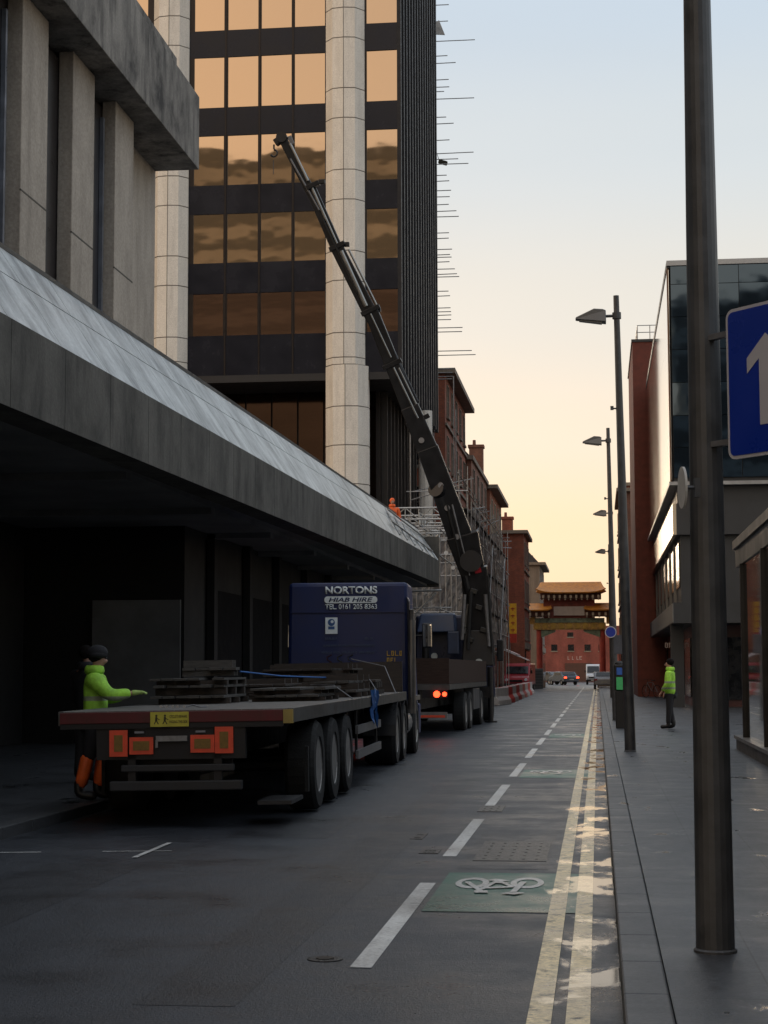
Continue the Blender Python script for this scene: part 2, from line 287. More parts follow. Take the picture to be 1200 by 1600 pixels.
# ------------------------------------------------------------------ mesh builders
class MB:
    def __init__(s): s.bm = bmesh.new()
    def poly(s, pts):
        vs = [s.bm.verts.new(p) for p in pts]; return s.bm.faces.new(vs)
    def box(s, x0,x1,y0,y1,z0,z1):
        v = [s.bm.verts.new(p) for p in ((x0,y0,z0),(x1,y0,z0),(x1,y1,z0),(x0,y1,z0),(x0,y0,z1),(x1,y0,z1),(x1,y1,z1),(x0,y1,z1))]
        for f in ((0,3,2,1),(4,5,6,7),(0,1,5,4),(1,2,6,5),(2,3,7,6),(3,0,4,7)): s.bm.faces.new([v[i] for i in f])
        return s
    def hull8(s, b, t):           # two quads of 4 points each
        v = [s.bm.verts.new(p) for p in list(b)+list(t)]
        for f in ((0,3,2,1),(4,5,6,7),(0,1,5,4),(1,2,6,5),(2,3,7,6),(3,0,4,7)): s.bm.faces.new([v[i] for i in f])
        return s
    def obox(s, c, sx, sy, sz, M=None):
        c = Vector(c); M = M or Matrix.Identity(3); q = []
        for z in (-1,1):
            for x,y in ((-1,-1),(1,-1),(1,1),(-1,1)): q.append(c + M @ Vector((x*sx/2,y*sy/2,z*sz/2)))
        return s.hull8(q[:4], q[4:])
    def beam(s, p0, p1, w0, h0, w1=None, h1=None, side=(0,1,0)):
        """box from p0 to p1; h along `side`, w across"""
        w1 = w0 if w1 is None else w1; h1 = h0 if h1 is None else h1
        p0, p1 = Vector(p0), Vector(p1); d = (p1-p0).normalized(); sd_ = Vector(side); sd_ = (sd_ - d*sd_.dot(d)).normalized(); u = d.cross(sd_)
        def ring(p,w_,h_): return [p - u*w_/2 - sd_*h_/2, p + u*w_/2 - sd_*h_/2, p + u*w_/2 + sd_*h_/2, p - u*w_/2 + sd_*h_/2]
        return s.hull8(ring(p0,w0,h0), ring(p1,w1,h1))
    def tube(s, p0, p1, r0, r1=None, seg=12, cap=True):
        r1 = r0 if r1 is None else r1; p0, p1 = Vector(p0), Vector(p1); d = (p1-p0); q = d.to_track_quat('Z','Y').to_matrix()
        a = [s.bm.verts.new(p0 + q @ Vector((math.cos(t)*r0, math.sin(t)*r0, 0))) for t in [i*2*math.pi/seg for i in range(seg)]]
        b = [s.bm.verts.new(p1 + q @ Vector((math.cos(t)*r1, math.sin(t)*r1, 0))) for t in [i*2*math.pi/seg for i in range(seg)]]
        for i in range(seg): s.bm.faces.new([a[i], a[(i+1)%seg], b[(i+1)%seg], b[i]])
        if cap: s.bm.faces.new(a[::-1]); s.bm.faces.new(b)
        return s
    def path(s, pts, r, seg=6):
        for a,b in zip(pts[:-1], pts[1:]): s.tube(a,b,r,r,seg)
        return s
    def prism(s, prof, a0, a1, axis='x'):
        """profile of 2D points extruded along axis. x: (y,z); y: (x,z); z: (x,y)"""
        def mk(p, t): return (t,p[0],p[1]) if axis=='x' else ((p[0],t,p[1]) if axis=='y' else (p[0],p[1],t))
        A = [s.bm.verts.new(mk(p,a0)) for p in prof]; B = [s.bm.verts.new(mk(p,a1)) for p in prof]; n_ = len(prof)
        s.bm.faces.new(A[::-1]); s.bm.faces.new(B)
        for i in range(n_): s.bm.faces.new([A[i],A[(i+1)%n_],B[(i+1)%n_],B[i]])
        return s
    def lathe(s, prof, c, axis='x', seg=28):
        c = Vector(c); rings = []
        for (a, r) in prof:
            ring = []
            for i in range(seg):
                t = i*2*math.pi/seg; q = {'x':(a, r*math.cos(t), r*math.sin(t)), 'y':(r*math.cos(t), a, r*math.sin(t)), 'z':(r*math.cos(t), r*math.sin(t), a)}[axis]
                ring.append(s.bm.verts.new(c+Vector(q)))
            rings.append(ring)
        for A,B in zip(rings[:-1], rings[1:]):
            for i in range(seg): s.bm.faces.new([A[i],A[(i+1)%seg],B[(i+1)%seg],B[i]])
        s.bm.faces.new(rings[0][::-1]); s.bm.faces.new(rings[-1]); return s
    def xf(s, M): bmesh.ops.transform(s.bm, matrix=M, verts=s.bm.verts); return s
    def build(s, name, m, parent=None, world=False, bevel=0, smooth=False):
        bmesh.ops.recalc_face_normals(s.bm, faces=s.bm.faces)
        if world and parent is not None:
            bmesh.ops.transform(s.bm, matrix=wmat(parent).inverted(), verts=s.bm.verts)
        me = bpy.data.meshes.new(name); s.bm.to_mesh(me); s.bm.free(); me.materials.append(m)
        if smooth: me.shade_smooth()
        o = bpy.data.objects.new(name, me); COL.objects.link(o)
        if parent is not None: o.parent = parent
        if bevel:
            b = o.modifiers.new('bevel','BEVEL'); b.width = bevel; b.segments = 2; b.limit_method = 'ANGLE'; b.angle_limit = rad(40)
        return o
def wmat(o):
    M = Matrix.LocRotScale(o.location, o.rotation_euler, o.scale)
    return wmat(o.parent) @ M if o.parent else M
def tag(o, label=None, cat=None, group=None, kind=None):
    if label: o['label'] = label
    if cat: o['category'] = cat
    if group: o['group'] = group
    if kind: o['kind'] = kind
    return o
def thing(name, label, cat, loc=(0,0,0), rz=0, group=None, rx=0, ry=0):
    o = bpy.data.objects.new(name, None); COL.objects.link(o); o.location = loc; o.rotation_euler = (rx,ry,rz); o.empty_display_size = .2
    return tag(o, label, cat, group)
def children(o): return [c for c in bpy.data.objects if c.parent is o]
def copy_tree(o, loc=None, rz=None, label=None, parent=None):
    c = o.copy(); COL.objects.link(c)
    if parent: c.parent = parent
    if loc is not None: c.location = loc
    if rz is not None: c.rotation_euler.z = rz
    if label: c['label'] = label
    for ch in children(o): copy_tree(ch, parent=c)
    return c
def struct(o): o['kind'] = 'structure'; return o
def text_obj(name, s, m, parent, loc, rot, height, width=None, bold=.0, depth=.004, align='CENTER', shear=0):
    cu = bpy.data.curves.new(name, 'FONT'); cu.body = s; cu.size = 1; cu.extrude = 0; cu.offset = bold; cu.align_x = align; cu.shear = shear
    t = bpy.data.objects.new(name, cu); COL.objects.link(t); dg = bpy.context.evaluated_depsgraph_get(); dg.update()
    me = bpy.data.meshes.new_from_object(t.evaluated_get(dg)); bpy.data.objects.remove(t)
    xs = [v.co.x for v in me.vertices]; ys = [v.co.y for v in me.vertices]; hh = max(ys)-min(ys); ww = max(xs)-min(xs)
    sy = height/hh; sxx = (width/ww) if width else sy; cx = (max(xs)+min(xs))/2; y0 = min(ys)
    for v in me.vertices: v.co = ((v.co.x-cx)*sxx, (v.co.y-y0)*sy, 0)
    me.materials.clear(); me.materials.append(m)
    o = bpy.data.objects.new(name, me); COL.objects.link(o); o.parent = parent; o.location = loc; o.rotation_euler = rot
    so = o.modifiers.new('thick','SOLIDIFY'); so.thickness = depth; so.offset = 0
    return o
def skin(name, m, parent, verts, edges, radii, sub=1, root=0):
    me = bpy.data.meshes.new('tmp'); me.from_pydata(verts, edges, []); o = bpy.data.objects.new('tmp', me); COL.objects.link(o)
    md = o.modifiers.new('s','SKIN'); md.branch_smoothing = .6
    for i, r in enumerate(radii):
        sv = me.skin_vertices[0].data[i]; sv.radius = (r,r) if isinstance(r,(int,float)) else r; sv.use_root = (i==root)
    sb = o.modifiers.new('u','SUBSURF'); sb.levels = sub; sb.render_levels = sub
    dg = bpy.context.evaluated_depsgraph_get(); dg.update(); me2 = bpy.data.meshes.new_from_object(o.evaluated_get(dg)); bpy.data.objects.remove(o)
    me2.materials.clear(); me2.materials.append(m); me2.shade_smooth()
    r = bpy.data.objects.new(name, me2); COL.objects.link(r); r.parent = parent; return r

def glyphs(name, m, parent, x0, x1, y, z, h, seed=1):
    R_ = random.Random(seed); q = MB(); x = x0; t = h*.16
    while x < x1:
        w_ = h*R_.uniform(.45,.7)
        if R_.random() < .12: x += w_; continue
        k_ = R_.randint(0,3)
        q.box(x,x+t,y-.004,y,z,z+h)
        if k_ != 1: q.box(x+t,x+w_,y-.004,y,z+h-t,z+h)
        if k_ != 2: q.box(x+t,x+w_,y-.004,y,z,z+t)
        if k_ in (0,2): q.box(x+w_-t,x+w_,y-.004,y,z+t,z+h-t)
        if k_ == 3: q.box(x+t,x+w_*.8,y-.004,y,z+h*.45,z+h*.45+t)
        x += w_+h*.22
    return q.build(name, m, parent)

# ================================================================== THE GROUND
def sheet(name, x0,x1,y0,y1,z,m, ny=1):
    b = MB()
    for i in range(ny):
        a = y0+(y1-y0)*i/ny; c = y0+(y1-y0)*(i+1)/ny; b.poly([(x0,a,z),(x1,a,z),(x1,c,z),(x0,c,z)])
    bmesh.ops.remove_doubles(b.bm, verts=b.bm.verts, dist=1e-4); return struct(b.build(name, m))
KX, KL, PZ = .095, -5.68, .12
sheet('ground', -400, 400, -300, 1500, -.02, mat('far_ground',(.05,.05,.05),.8))
sheet('road', KL-.02, KX+.02, -60, 170, 0, ROAD)
sheet('square', -60, 60, 170, 420, .0, ground_mat('wet_asphalt_far', (.05,.05,.052)))
struct(MB().box(KX+.215, 40, -60, 169.9, -.1, PZ).build('pavement_right', SLAB))
struct(MB().box(-40, KL-.2, -60, 147, -.1, PZ-.004).build('pavement_left', SLAB))
kb = MB()
y = -20.0
while y < 169: kb.box(KX, KX+.212, y, y+.91, -.1, PZ+.002); y += .915
struct(kb.build('kerb_right', KERB, bevel=.012))
kb = MB(); y = -20.0
while y < 146: kb.box(KL-.198, KL, y, y+.91, -.1, PZ); y += .915
struct(kb.build('kerb_left', KERB, bevel=.012))
# asphalt repairs
PATCH = ground_mat('asphalt_patch', (.020,.022,.027))
for (x0_,x1_,y0_,y1_) in ((-4.6,-3.75,7.6,14.6),(-2.25,-1.75,8.5,27),(-1.15,-.42,14.5,17.6),(-3.6,-2.6,17.0,19.4)): sheet('road_patch', x0_,x1_,y0_,y1_,.002,PATCH)
# painted markings
def strip(b, pts, w, z):
    for a,c in zip(pts[:-1], pts[1:]):
        a = Vector((a[0],a[1],0)); c = Vector((c[0],c[1],0)); d = (c-a).normalized(); nrm = Vector((-d.y,d.x,0))*w/2
        b.poly([(a-nrm)+Vector((0,0,z)), (c-nrm)+Vector((0,0,z)), (c+nrm)+Vector((0,0,z)), (a+nrm)+Vector((0,0,z))])
b = MB(); yy = 3.88-5.78*1
while yy < 160:
    n_ = 6 if yy<30 else 1
    b.poly([(-1.355,yy,.004),(-1.235,yy,.004),(-1.235,yy+3.85,.004),(-1.355,yy+3.85,.004)]); yy += 5.78
struct(b.build('lane_marking', WHITE))
b = MB()
for xa in (-.345, -.168):
    y = 2.0
    while y < 160:
        w1 = .112
        b.poly([(xa,y,.0085),(xa+w1,y,.0085),(xa+w1,y+6,.0085),(xa,y+6,.0085)]); y += 6
bmesh.ops.remove_doubles(b.bm, verts=b.bm.verts, dist=1e-4)
struct(b.build('double_yellow_line', YEL))
b = MB()
for (y0,y1) in ((11.93,14.2),(26.7,28.9),(42.6,45.2)): b.poly([(-1.19,y0,.0045),(-.06,y0,.0045),(-.06,y1,.0045),(-1.19,y1,.0045)])
struct(b.build('cycle_lane_patch', GREEN))
b = MB()
def g2(px,py): p = G(px,py); return (p.x,p.y)
def cyc(dy):
    def q(px,py): p = g2(px,py); return (p[0], p[1]+dy)
    for (cx,cy) in ((738,1381),(824,1381)):
        c0 = q(cx,cy); R0 = .125; k = 2.7; seg = 28
        for i in range(seg):
            t0, t1 = i*2*math.pi/seg, (i+1)*2*math.pi/seg
            def pt(r,rk,t): return (c0[0]+r*math.cos(t), c0[1]+rk*math.sin(t), .0085)
            b.poly([pt(R0-.046,R0*k-.13,t0), pt(R0,R0*k,t0), pt(R0,R0*k,t1), pt(R0-.046,R0*k-.13,t1)])
    for seg_,w_ in (([q(730,1380),q(752,1395)],.03),([q(741,1395.5),q(762,1395.5)],.09),([q(752,1390),q(801,1388)],.05),([q(818,1380),q(802,1396)],.032),([q(790,1397),q(812,1399)],.09),
                    ([q(752,1392),q(778,1378)],.026),([q(778,1378),q(801,1388)],.026),([q(768,1376.5),q(790,1379)],.07),([q(772,1381),q(794,1382)],.05)): strip(b, seg_, w_*1.5, .0125+.0008*random.random())
for dy in (0, 14.8, 30.8): cyc(dy)
struct(b.build('bicycle_marking', WHITE))
b = MB(); z = .0045
strip(b,[g2(160,1331),g2(268,1330)],.04,z); strip(b,[g2(210,1341),g2(265,1318)],.05,z+.004); strip(b,[g2(-40,1333),g2(64,1332)],.04,z)
struct(b.build('parking_bay_marking', WHITE))
for o_ in ():
    pass
# ironwork let into the surface
b = MB(); b.box(-1.02,-.42, 15.1,16.6, -.02,.006).build('x', IRON) if False else None
def cover(name, c, w_, d_, label, z=.0, round_=False):
    root = thing(name, label, 'manhole cover', (c[0],c[1],z))
    bb = MB()
    if round_: bb.lathe([(-.02,w_/2),(.005,w_/2),(.006,w_/2-.02)], (0,0,0), 'z', 24)
    else: bb.box(-w_/2,w_/2,-d_/2,d_/2,-.02,.006)
    bb.build('frame', IRON, root)
    g = MB()
    if round_:
        for i in range(-4,5):
            hw = math.sqrt(max(0,(w_/2-.05)**2-(i*w_/10)**2)); g.box(-hw,hw,i*w_/10-.008,i*w_/10+.008,.006,.010)
    else:
        nx_ = max(3,int(w_/.12))
        for i in range(nx_): 
            for j in range(max(2,int(d_/.25))):
                u = -w_/2+.03+(w_-.06)*(i+.5)/nx_; v = -d_/2+.03+(d_-.06)*(j+.5)/max(2,int(d_/.25)); g.box(u-.012,u+.012,v-.04,v+.04,.006,.009)
    g.build('tread_plate', mat('wet_iron',(.015,.015,.015),.4,.2,.5,9), root)
cover('manhole_cover', (-.76,15.95), .62, 1.7, 'large rectangular iron cover in the cycle lane just beyond the nearest green cycle patch')
cover('manhole_cover', g2(508,1499), .20,.5, 'small round dark iron cover in the road nearest the camera', round_=True)
cover('manhole_cover', g2(768,1264), .28,.9, 'dark iron cover in the cycle lane between two dashes beyond the large cover')
cover('manhole_cover', g2(655,1307), .12,.6, 'narrow dark iron strip cover left of the dashed line, farther of two')
cover('manhole_cover', g2(672,1331), .17,.35, 'small dark iron cover left of the dashed line beside the narrow strip')

# ================================================================== LEFT: CANOPY WALKWAY
def SX(X): return X
can = thing('concrete_canopy', 'long weathered concrete canopy with sloping pale parapet over the left pavement', 'canopy', (-6.2,30,4.3))
YA, YB = 6.0, 65.5
def zc(Y, a, b): return a + b*(Y-17)    # gentle rise along the street
zb = lambda Y: zc(Y,4.24,.0117); zm = lambda Y: zc(Y,5.14,.0110); zt = lambda Y: zc(Y,6.34,.0110)
segs = []; y = YA
while y < YB: segs.append((y, min(y+1.83,YB))); y += 1.83
fa = MB(); lo = MB(); up = MB(); cp = MB(); 
for (a,c) in segs:
    g = .007
    # fascia
    fa.hull8([(-6.25,a+g,zb(a)),(-5.8,a+g,zb(a)),(-5.8,c-g,zb(c)),(-6.25,c-g,zb(c))], [(-6.3,a+g,zm(a)),(-5.8,a+g,zm(a)),(-5.8,c-g,zm(c)),(-6.3,c-g,zm(c))])
    def sl(t, Y): return Vector((-5.83-.78*t, Y, zm(Y)+.004+(zt(Y)-zm(Y))*t))
    for (t0,t1,bb) in ((0,.60,lo),(.612,1,up)):
        q = [sl(t0,a+g), sl(t0,c-g), sl(t1,c-g), sl(t1,a+g)]; off = Vector((-.12,0,-.09))
        bb.hull8([p+off for p in q], q)
    cp.hull8([(-6.62,a,zt(a)),(-6.60,a,zt(a)),(-6.60,c,zt(c)),(-6.62,c,zt(c))],[(-6.64,a,zt(a)+.04),(-6.58,a,zt(a)+.04),(-6.58,c,zt(c)+.04),(-6.64,c,zt(c)+.04)])
fa.build('fascia', CANFAS, can, True); lo.build('parapet_panel', CANTOP, can, True); up.build('parapet_panel', CANTOP, can, True)
cp.build('coping_rail', EDGE, can, True)
bk = MB().hull8([(-6.9,YA,4.9),(-6.3,YA,4.9),(-6.3,YB,5.4),(-6.9,YB,5.4)], [(-6.9,YA,zt(YA)-.1),(-6.72,YA,zt(YA)-.1),(-6.72,YB,zt(YB)-.1),(-6.9,YB,zt(YB)-.1)])
bk.build('parapet_core', SOFF, can, True)
# soffit slab with steps
so = MB(); so.box(-7.05,-6.26,YA,YB,4.72,5.0); so.box(-12.5,-7.05,YA,YB,4.62,5.0); so.build('soffit', SOFF, can, True)
for yb in range(8,65,6): MB().box(-12.3,-7.06,yb,yb+.35,4.5,4.62).build('soffit_beam', SOFF, can, True)
# end closure of the canopy
MB().box(-8.0,-5.82,YB,YB+.25,4.7,zt(YB)-.3).build('end_wall', CANFAS, can, True)

# ground floor recess under the canopy
low = thing('recessed_shopfront', 'dark recessed ground floor shopfront under the concrete canopy', 'shopfront', (-9,36,0))
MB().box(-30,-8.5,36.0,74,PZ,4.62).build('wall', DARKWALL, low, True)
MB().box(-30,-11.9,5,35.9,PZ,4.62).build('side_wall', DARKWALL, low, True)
for x0,x1,y0_,y1_,m_,nm in ((142,282,937,1150,GREYPAN,'hoarding_panel'),(-30,22,873,982,OCHRE,'ochre_panel'),(-30,19,986,1152,GREYPAN,'grey_panel')):
    a = P(x0,y1_,35.93); c = P(x1,y0_,35.93)
    MB().box(a.x,c.x,35.93,35.99,max(a.z,PZ),c.z).build(nm, m_, low, True)
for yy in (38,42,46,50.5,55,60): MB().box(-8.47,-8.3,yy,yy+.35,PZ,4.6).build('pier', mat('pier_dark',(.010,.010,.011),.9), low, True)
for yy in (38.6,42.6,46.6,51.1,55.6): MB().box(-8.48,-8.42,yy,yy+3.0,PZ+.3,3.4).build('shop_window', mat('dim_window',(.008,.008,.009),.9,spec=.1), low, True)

# ================================================================== LEFT: BROWN CONCRETE BUILDING
br = thing('brown_concrete_building', 'brown concrete building with tall vertical fins under a heavy stained cornice', 'building', (-8,20,6))
MB().box(-30,-7.90,4,30.45,5.0,11.6).build('wall', mat('dark_bronze_wall',(.02,.017,.016),.5), br, True)
ZS = 10.59
pitch = 2.275
for k in range(-8, 3):
    y1_ = 27.70 + (k-2)*pitch; y0_ = y1_-1.10
    MB().box(-7.66,-7.44,y0_,y1_,5.0,ZS-.001).build('fin', FIN, br, True, bevel=.012)
MB().box(-8.04,-7.80,28.2,30.55,5.0,ZS-.002).build('end_pier', FIN, br, True)
for k in range(-8,3):
    y1_ = 27.70+(k-2)*pitch; jn = MB()
    jn.box(-7.46,-7.437,y1_-1.10,y1_,7.90,7.925); jn.build('panel_joint', mat('fin_joint',(.09,.08,.07),.9), br, True)
for yy in (PX(8,200,-7.6).y,PX(161,330,-7.6).y): MB().box(-7.66,-7.60,yy-.03,yy+.04,5.0,ZS-.3).build('steel_mullion', STEELSTRIP, br, True)
wg = MB(); wg.box(-7.899,-7.665,5,28.19,5.3,ZS-.1); wg.build('strip_window', mat('dark_strip',(.012,.01,.012),.35), br, True)
# cornice
cz0,cz1 = ZS, 11.93
yend = PX(311,265,-7.0).y; ynotch = PX(279,105,-7.0).y
co = MB(); co.box(-9,-7.0,3,yend,cz0,cz1-.0)
co.build('cornice', CORN, br, True, bevel=.01)
MB().box(-9,-7.03,3,ynotch,cz1,cz1+.16).build('parapet', CORN, br, True, bevel=.01)
MB().box(-30,-9.0,3,yend-.1,ZS+.002,cz1+.3).build('roof', SOFF, br, True)

# ================================================================== DARK GLASS TOWER
TY = 75.5; TXR = -8.30
tw = thing('office_tower', 'tall dark office tower with bronze mirror windows, white stone columns and ribbed black flank', 'building', (-16,80,0))
def TZ(y_): return P(450,y_,TY).z
zbot = TZ(585); ztop = 46.0
pane_rows = [(-330,-252+.0),(-207,-126),(-84+.0,-1),(-0,43),(85,164),(208,286),(331,408),(456,522)]
rows = [(456,522),(331,408),(208,286),(85,164),(-38,43),(-161,-80),(-284,-203),(-407,-326)]
MB().box(-34,TXR-.35,TY+.25,93.0,zbot,ztop).build('core', mat('tower_core',(.012,.012,.014),.5), tw, True)
def px2x(px): return P(px,600,TY).x
cols_px = [(300.8,348),(354,402),(407,455),(460,508),(574,627.5)]
xl0 = px2x(300.8); pw = px2x(354)-px2x(300.8)
cols = [(px2x(a),px2x(c)) for a,c in cols_px]
xleft = px2x(235)
for k in range(5): x1_ = xleft-.25-k*pw; cols.append((x1_-pw+.15, x1_))
for (xa,xb) in cols:
    for r,(ya,yb_) in enumerate(rows):
        if xb < xleft-.3 and r < 3: continue
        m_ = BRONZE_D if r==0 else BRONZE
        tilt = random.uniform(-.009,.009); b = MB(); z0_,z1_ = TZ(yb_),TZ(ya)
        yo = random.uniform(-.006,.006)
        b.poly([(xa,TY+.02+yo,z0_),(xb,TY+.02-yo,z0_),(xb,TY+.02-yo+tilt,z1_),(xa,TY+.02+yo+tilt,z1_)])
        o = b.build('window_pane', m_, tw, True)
# spandrels and frames: front sheet with real openings made from bands and mullions
sp = MB(); edges = [zbot]+[v for r in rows for v in (TZ(r[1]),TZ(r[0]))]+[ztop]
for i in range(0,len(edges),2): sp.box(-34,TXR-.02,TY-.03,TY+.249,edges[i],edges[i+1])
sp.build('spandrel_band', SPAN, tw, True)
mu = MB()
xs = sorted([c for c in cols], key=lambda c:c[0]); prev = -34
for (xa,xb) in xs: mu.box(prev,xa,TY-.028,TY+.249,zbot,ztop); prev = xb
mu.box(prev,TXR-.02,TY-.028,TY+.249,zbot,ztop)
mu.build('mullion', MULL, tw, True)
th = MB()
for px_ in (351,404.5,457.5): x_ = px2x(px_); th.box(x_-.035,x_+.035,TY-.06,TY-.0281,zbot,ztop)
th.build('mullion_cap', MULL, tw, True)
# ribbed flank: street side
zr0 = ZX(630,578,TXR)
fl = MB(); fl.box(TXR-.34,TXR-.12,TY+.1,93,zbot-.3,ztop); fl.build('flank_wall', BLACK, tw, True)
n_r = 15
for i in range(n_r):
    yy = TY-.05 + i*(93-TY)/(n_r-1)
    MB().box(TXR-.12,TXR+.05,yy,yy+.34,zbot-.3,ztop).build('rib', RIB, tw, True)
MB().box(-34,TXR-.1,TY-.1,93,zbot-.32,zbot-.001).build('overhang_soffit', mat('soffit_dark',(.02,.02,.022),.6), tw, True)
# stone columns: half octagons with joints
def stone_column(xc, r, z0_, z1_, joints, label=None, yf=TY-.03, k=1.0):
    prof = [(xc-r, yf+.3),(xc-r,yf-.1*k),(xc-.58*r,yf-.52*r*k-.1),(xc,yf-.62*r*k-.1),(xc+.58*r,yf-.52*r*k-.1),(xc+r,yf-.1*k),(xc+r,yf+.3)]
    b = MB(); zs = [z0_]+[z for z in joints if z0_<z<z1_]+[z1_]
    for a,c in zip(zs[:-1],zs[1:]): b.prism(prof, a+.022, c-.022, 'z')
    o = b.build('column', STONEW, tw, True)
    p2 = [(x_*.0+ (xc+(x_-xc)*.985), y_+.012) for x_,y_ in prof]
    MB().prism(p2, z0_+.001, z1_-.001, 'z').build('column_joint', JOINT, o, True)
    s = MB()
    for fx,fy in ((xc,yf-.62*r*k-.1),): s.box(fx-.014,fx+.014,fy-.004,fy+.05,z0_,z1_)
    s.build('column_seam', JOINT, o, True)
jy = [60,175,370,485,685,800,998,1113,1315,1410]
jts = [TZ(v/2.5) for v in jy]
k = 1
while k < 8: jts += [TZ(24-123*k+0), TZ(70-123*k)]; k += 1
jts += [TZ(v) for v in (640,700,760)]
xm = (px2x(510)+px2x(571))/2; rr = (px2x(571)-px2x(510))/2
stone_column(xm, rr, TZ(575), ztop, sorted(jts))
stone_column(xm+.07, rr*1.09, 4.0, TZ(575)-.01, sorted(jts), k=1.1)
xm2 = (px2x(237)+px2x(293))/2; stone_column(xm2, (px2x(293)-px2x(237))/2, 4.0, ztop, sorted(jts))
stone_column(px2x(30), (px2x(293)-px2x(237))/2, 16.0, ztop, sorted(jts))
# recessed lobby and podium under the tower block
MB().box(-34,-9.6,TY+3.2,93,4.0,zbot-.33).build('lobby_core', mat('lobby_dark',(.02,.014,.012),.5), tw, True)
for i in range(9):
    xa = -20.5+i*1.2
    MB().box(xa,xa+1.12,TY+3.0,TY+3.1,5.6,zbot-.34).build('lobby_pane', LOBBY, tw, True)
lr = MB()
for i in range(10): lr.box(-9.58,-9.3,TY+3.4+i*1.45,TY+3.4+i*1.45+.16,4.0,zbot-.33)
lr.build('lobby_fin', mat('lobby_fin',(.035,.03,.027),.6,.2), tw, True)
MB().box(-9.59,-9.45,TY+3.6,93,4.0,zbot-.4).build('lobby_side_pane', LOBBY, tw, True)
MB().box(-34,-9.3,TY+2.6,TY+3.2,4.0,5.6).build('lobby_plinth', DKPAN, tw, True)
cc = MB().lathe([(4.0,.34),(zbot-.34,.34)], (P(657,740,85).x+.25,85,0), 'z', 12); cc.build('rear_column', STONEW, tw, True)
lp = P(346,604,TY+2.3); MB().box(lp.x-.28,lp.x+.28,TY+2.25,TY+2.45,lp.z-.1,lp.z+.06).build('ceiling_lamp', WARMLAMP, tw, True)
MB().box(-34,-9.0,TY-8,TY+2.9,3.9,4.6).build('podium_deck', SOFF, tw, True)

# ================================================================== SCAFFOLD poking out beyond the tower
sc_ = thing('tube_scaffold', 'tall steel tube scaffold whose ends poke out past the dark tower flank', 'scaffold', (-8.6,96,0))
ends = [(18,1053),(82,1050),(155,1155),(217,1048),(244,1080),(310,1053),(339,1055),(357,1035),(382,1152),(457,1043),(481,1072),(546,1056),(594,1150),(620,1090),(638,1130),(684,1045),(706,1055),(743,1062),(768,1057),(798,1053),(823,1083),(845,1092),(909,1054),(930,1053),(973,1066),(994,1058),(1004,1064),(1022,1056),(1050,1077),(1069,1085),(1080,1094),(1137,1052),(1155,1058),(1202,1060),(1217,1062),(1230,1063),(1248,1062),(1279,1107),(1295,1105),(1369,1143),(1385,1158),(1440,1070),(1455,1067),(1470,1068),(1480,1065)]
for i,(zy,zx) in enumerate(ends):
    p = P(280+zx/2.5, zy/2.5, 95+random.uniform(-.3,.8)); dz = random.uniform(-.02,.03)
    MB().tube((-9.8,p.y,p.z-dz),(p.x,p.y,p.z),.026,.026,6).build('tube', SCAF, sc_, True)
for i,x_ in enumerate((-9.4,-8.75)):
    for y_ in (94.8,95.9): MB().tube((x_,y_,9.5 if i else 0),(x_,y_,40),.03,.03,6).build('standard', SCAF, sc_, True)
for px_,y0_,y1_ in ((708.5,588,800),(712,640,800),):
    p0 = P(px_,y0_,97); p1 = P(px_,y1_,97); MB().tube(p0,(p0.x,p0.y,p1.z),.03,.03,6).build('standard', SCAF, sc_, True)
# bits hanging on the scaffold
tg = thing('scaffold_fan', 'small dark bundle hanging from a scaffold tube halfway up beside the tower', 'bundle', P(692,251,95.2))
MB().obox((0,0,-.1),.5,.25,.22,Matrix.Rotation(.3,3,'Y')).build('bundle', mat('bundle',(.03,.025,.015),.8), tg, bevel=.04)
MB().tube((-.2,0,.0),(-.35,0,.5),.02,.01,5).build('tie_rope', BLACK, tg)
tg.name='hanging_bundle'
tg = thing('tarpaulin', 'pale scrap of sheeting caught on the scaffold near the top of the tower', 'sheeting', P(689,44,95.2))
bb=MB(); bb.hull8([(-.3,-.03,-.35),(.22,-.03,-.4),(.22,.03,-.4),(-.3,.03,-.35)],[(-.3,-.03,.35),(-.1,-.03,.45),(-.1,.03,.45),(-.3,.03,.35)]); bb.build('sheet', mat('pale_sheet',(.5,.5,.5),.7), tg)

# ================================================================== generic street buildings
def window(parent, c, ax, w_, h_, m_=DGLASS, frame=WPAINT, sill=True, t=.06, d=1):
    """flush window on a wall; ax 'x': wall faces +x/-x (d sign) ; 'y': wall faces -y"""
    x,y,z = c; fr = MB(); g = MB()
    def bx(b,u0,u1,v0,v1,o0,o1):
        if ax=='x': xs_ = sorted((x+d*o0, x+d*o1)); b.box(xs_[0],xs_[1],y+u0,y+u1,z+v0,z+v1)
        else: b.box(x+u0,x+u1,y-o1,y-o0,z+v0,z+v1)
    bx(fr,-w_/2-t,-w_/2,-t,h_+t,.0,.07); bx(fr,w_/2,w_/2+t,-t,h_+t,.0,.07); bx(fr,-w_/2,w_/2,h_,h_+t,.0,.07); bx(fr,-w_/2,w_/2,-t,0,.0,.07); bx(fr,-w_/2,w_/2,h_*.5-.02,h_*.5+.02,.0,.05)
    bx(g,-w_/2,w_/2,0,h_,.0,.02)
    f = fr.build('window', frame, parent, True)
    g.build('pane', m_, f, True)
    if sill:
        s = MB(); bx(s,-w_/2-.15,w_/2+.15,-t-.12,-t-.001,0,.14); s.build('sill', STONE, f, True)
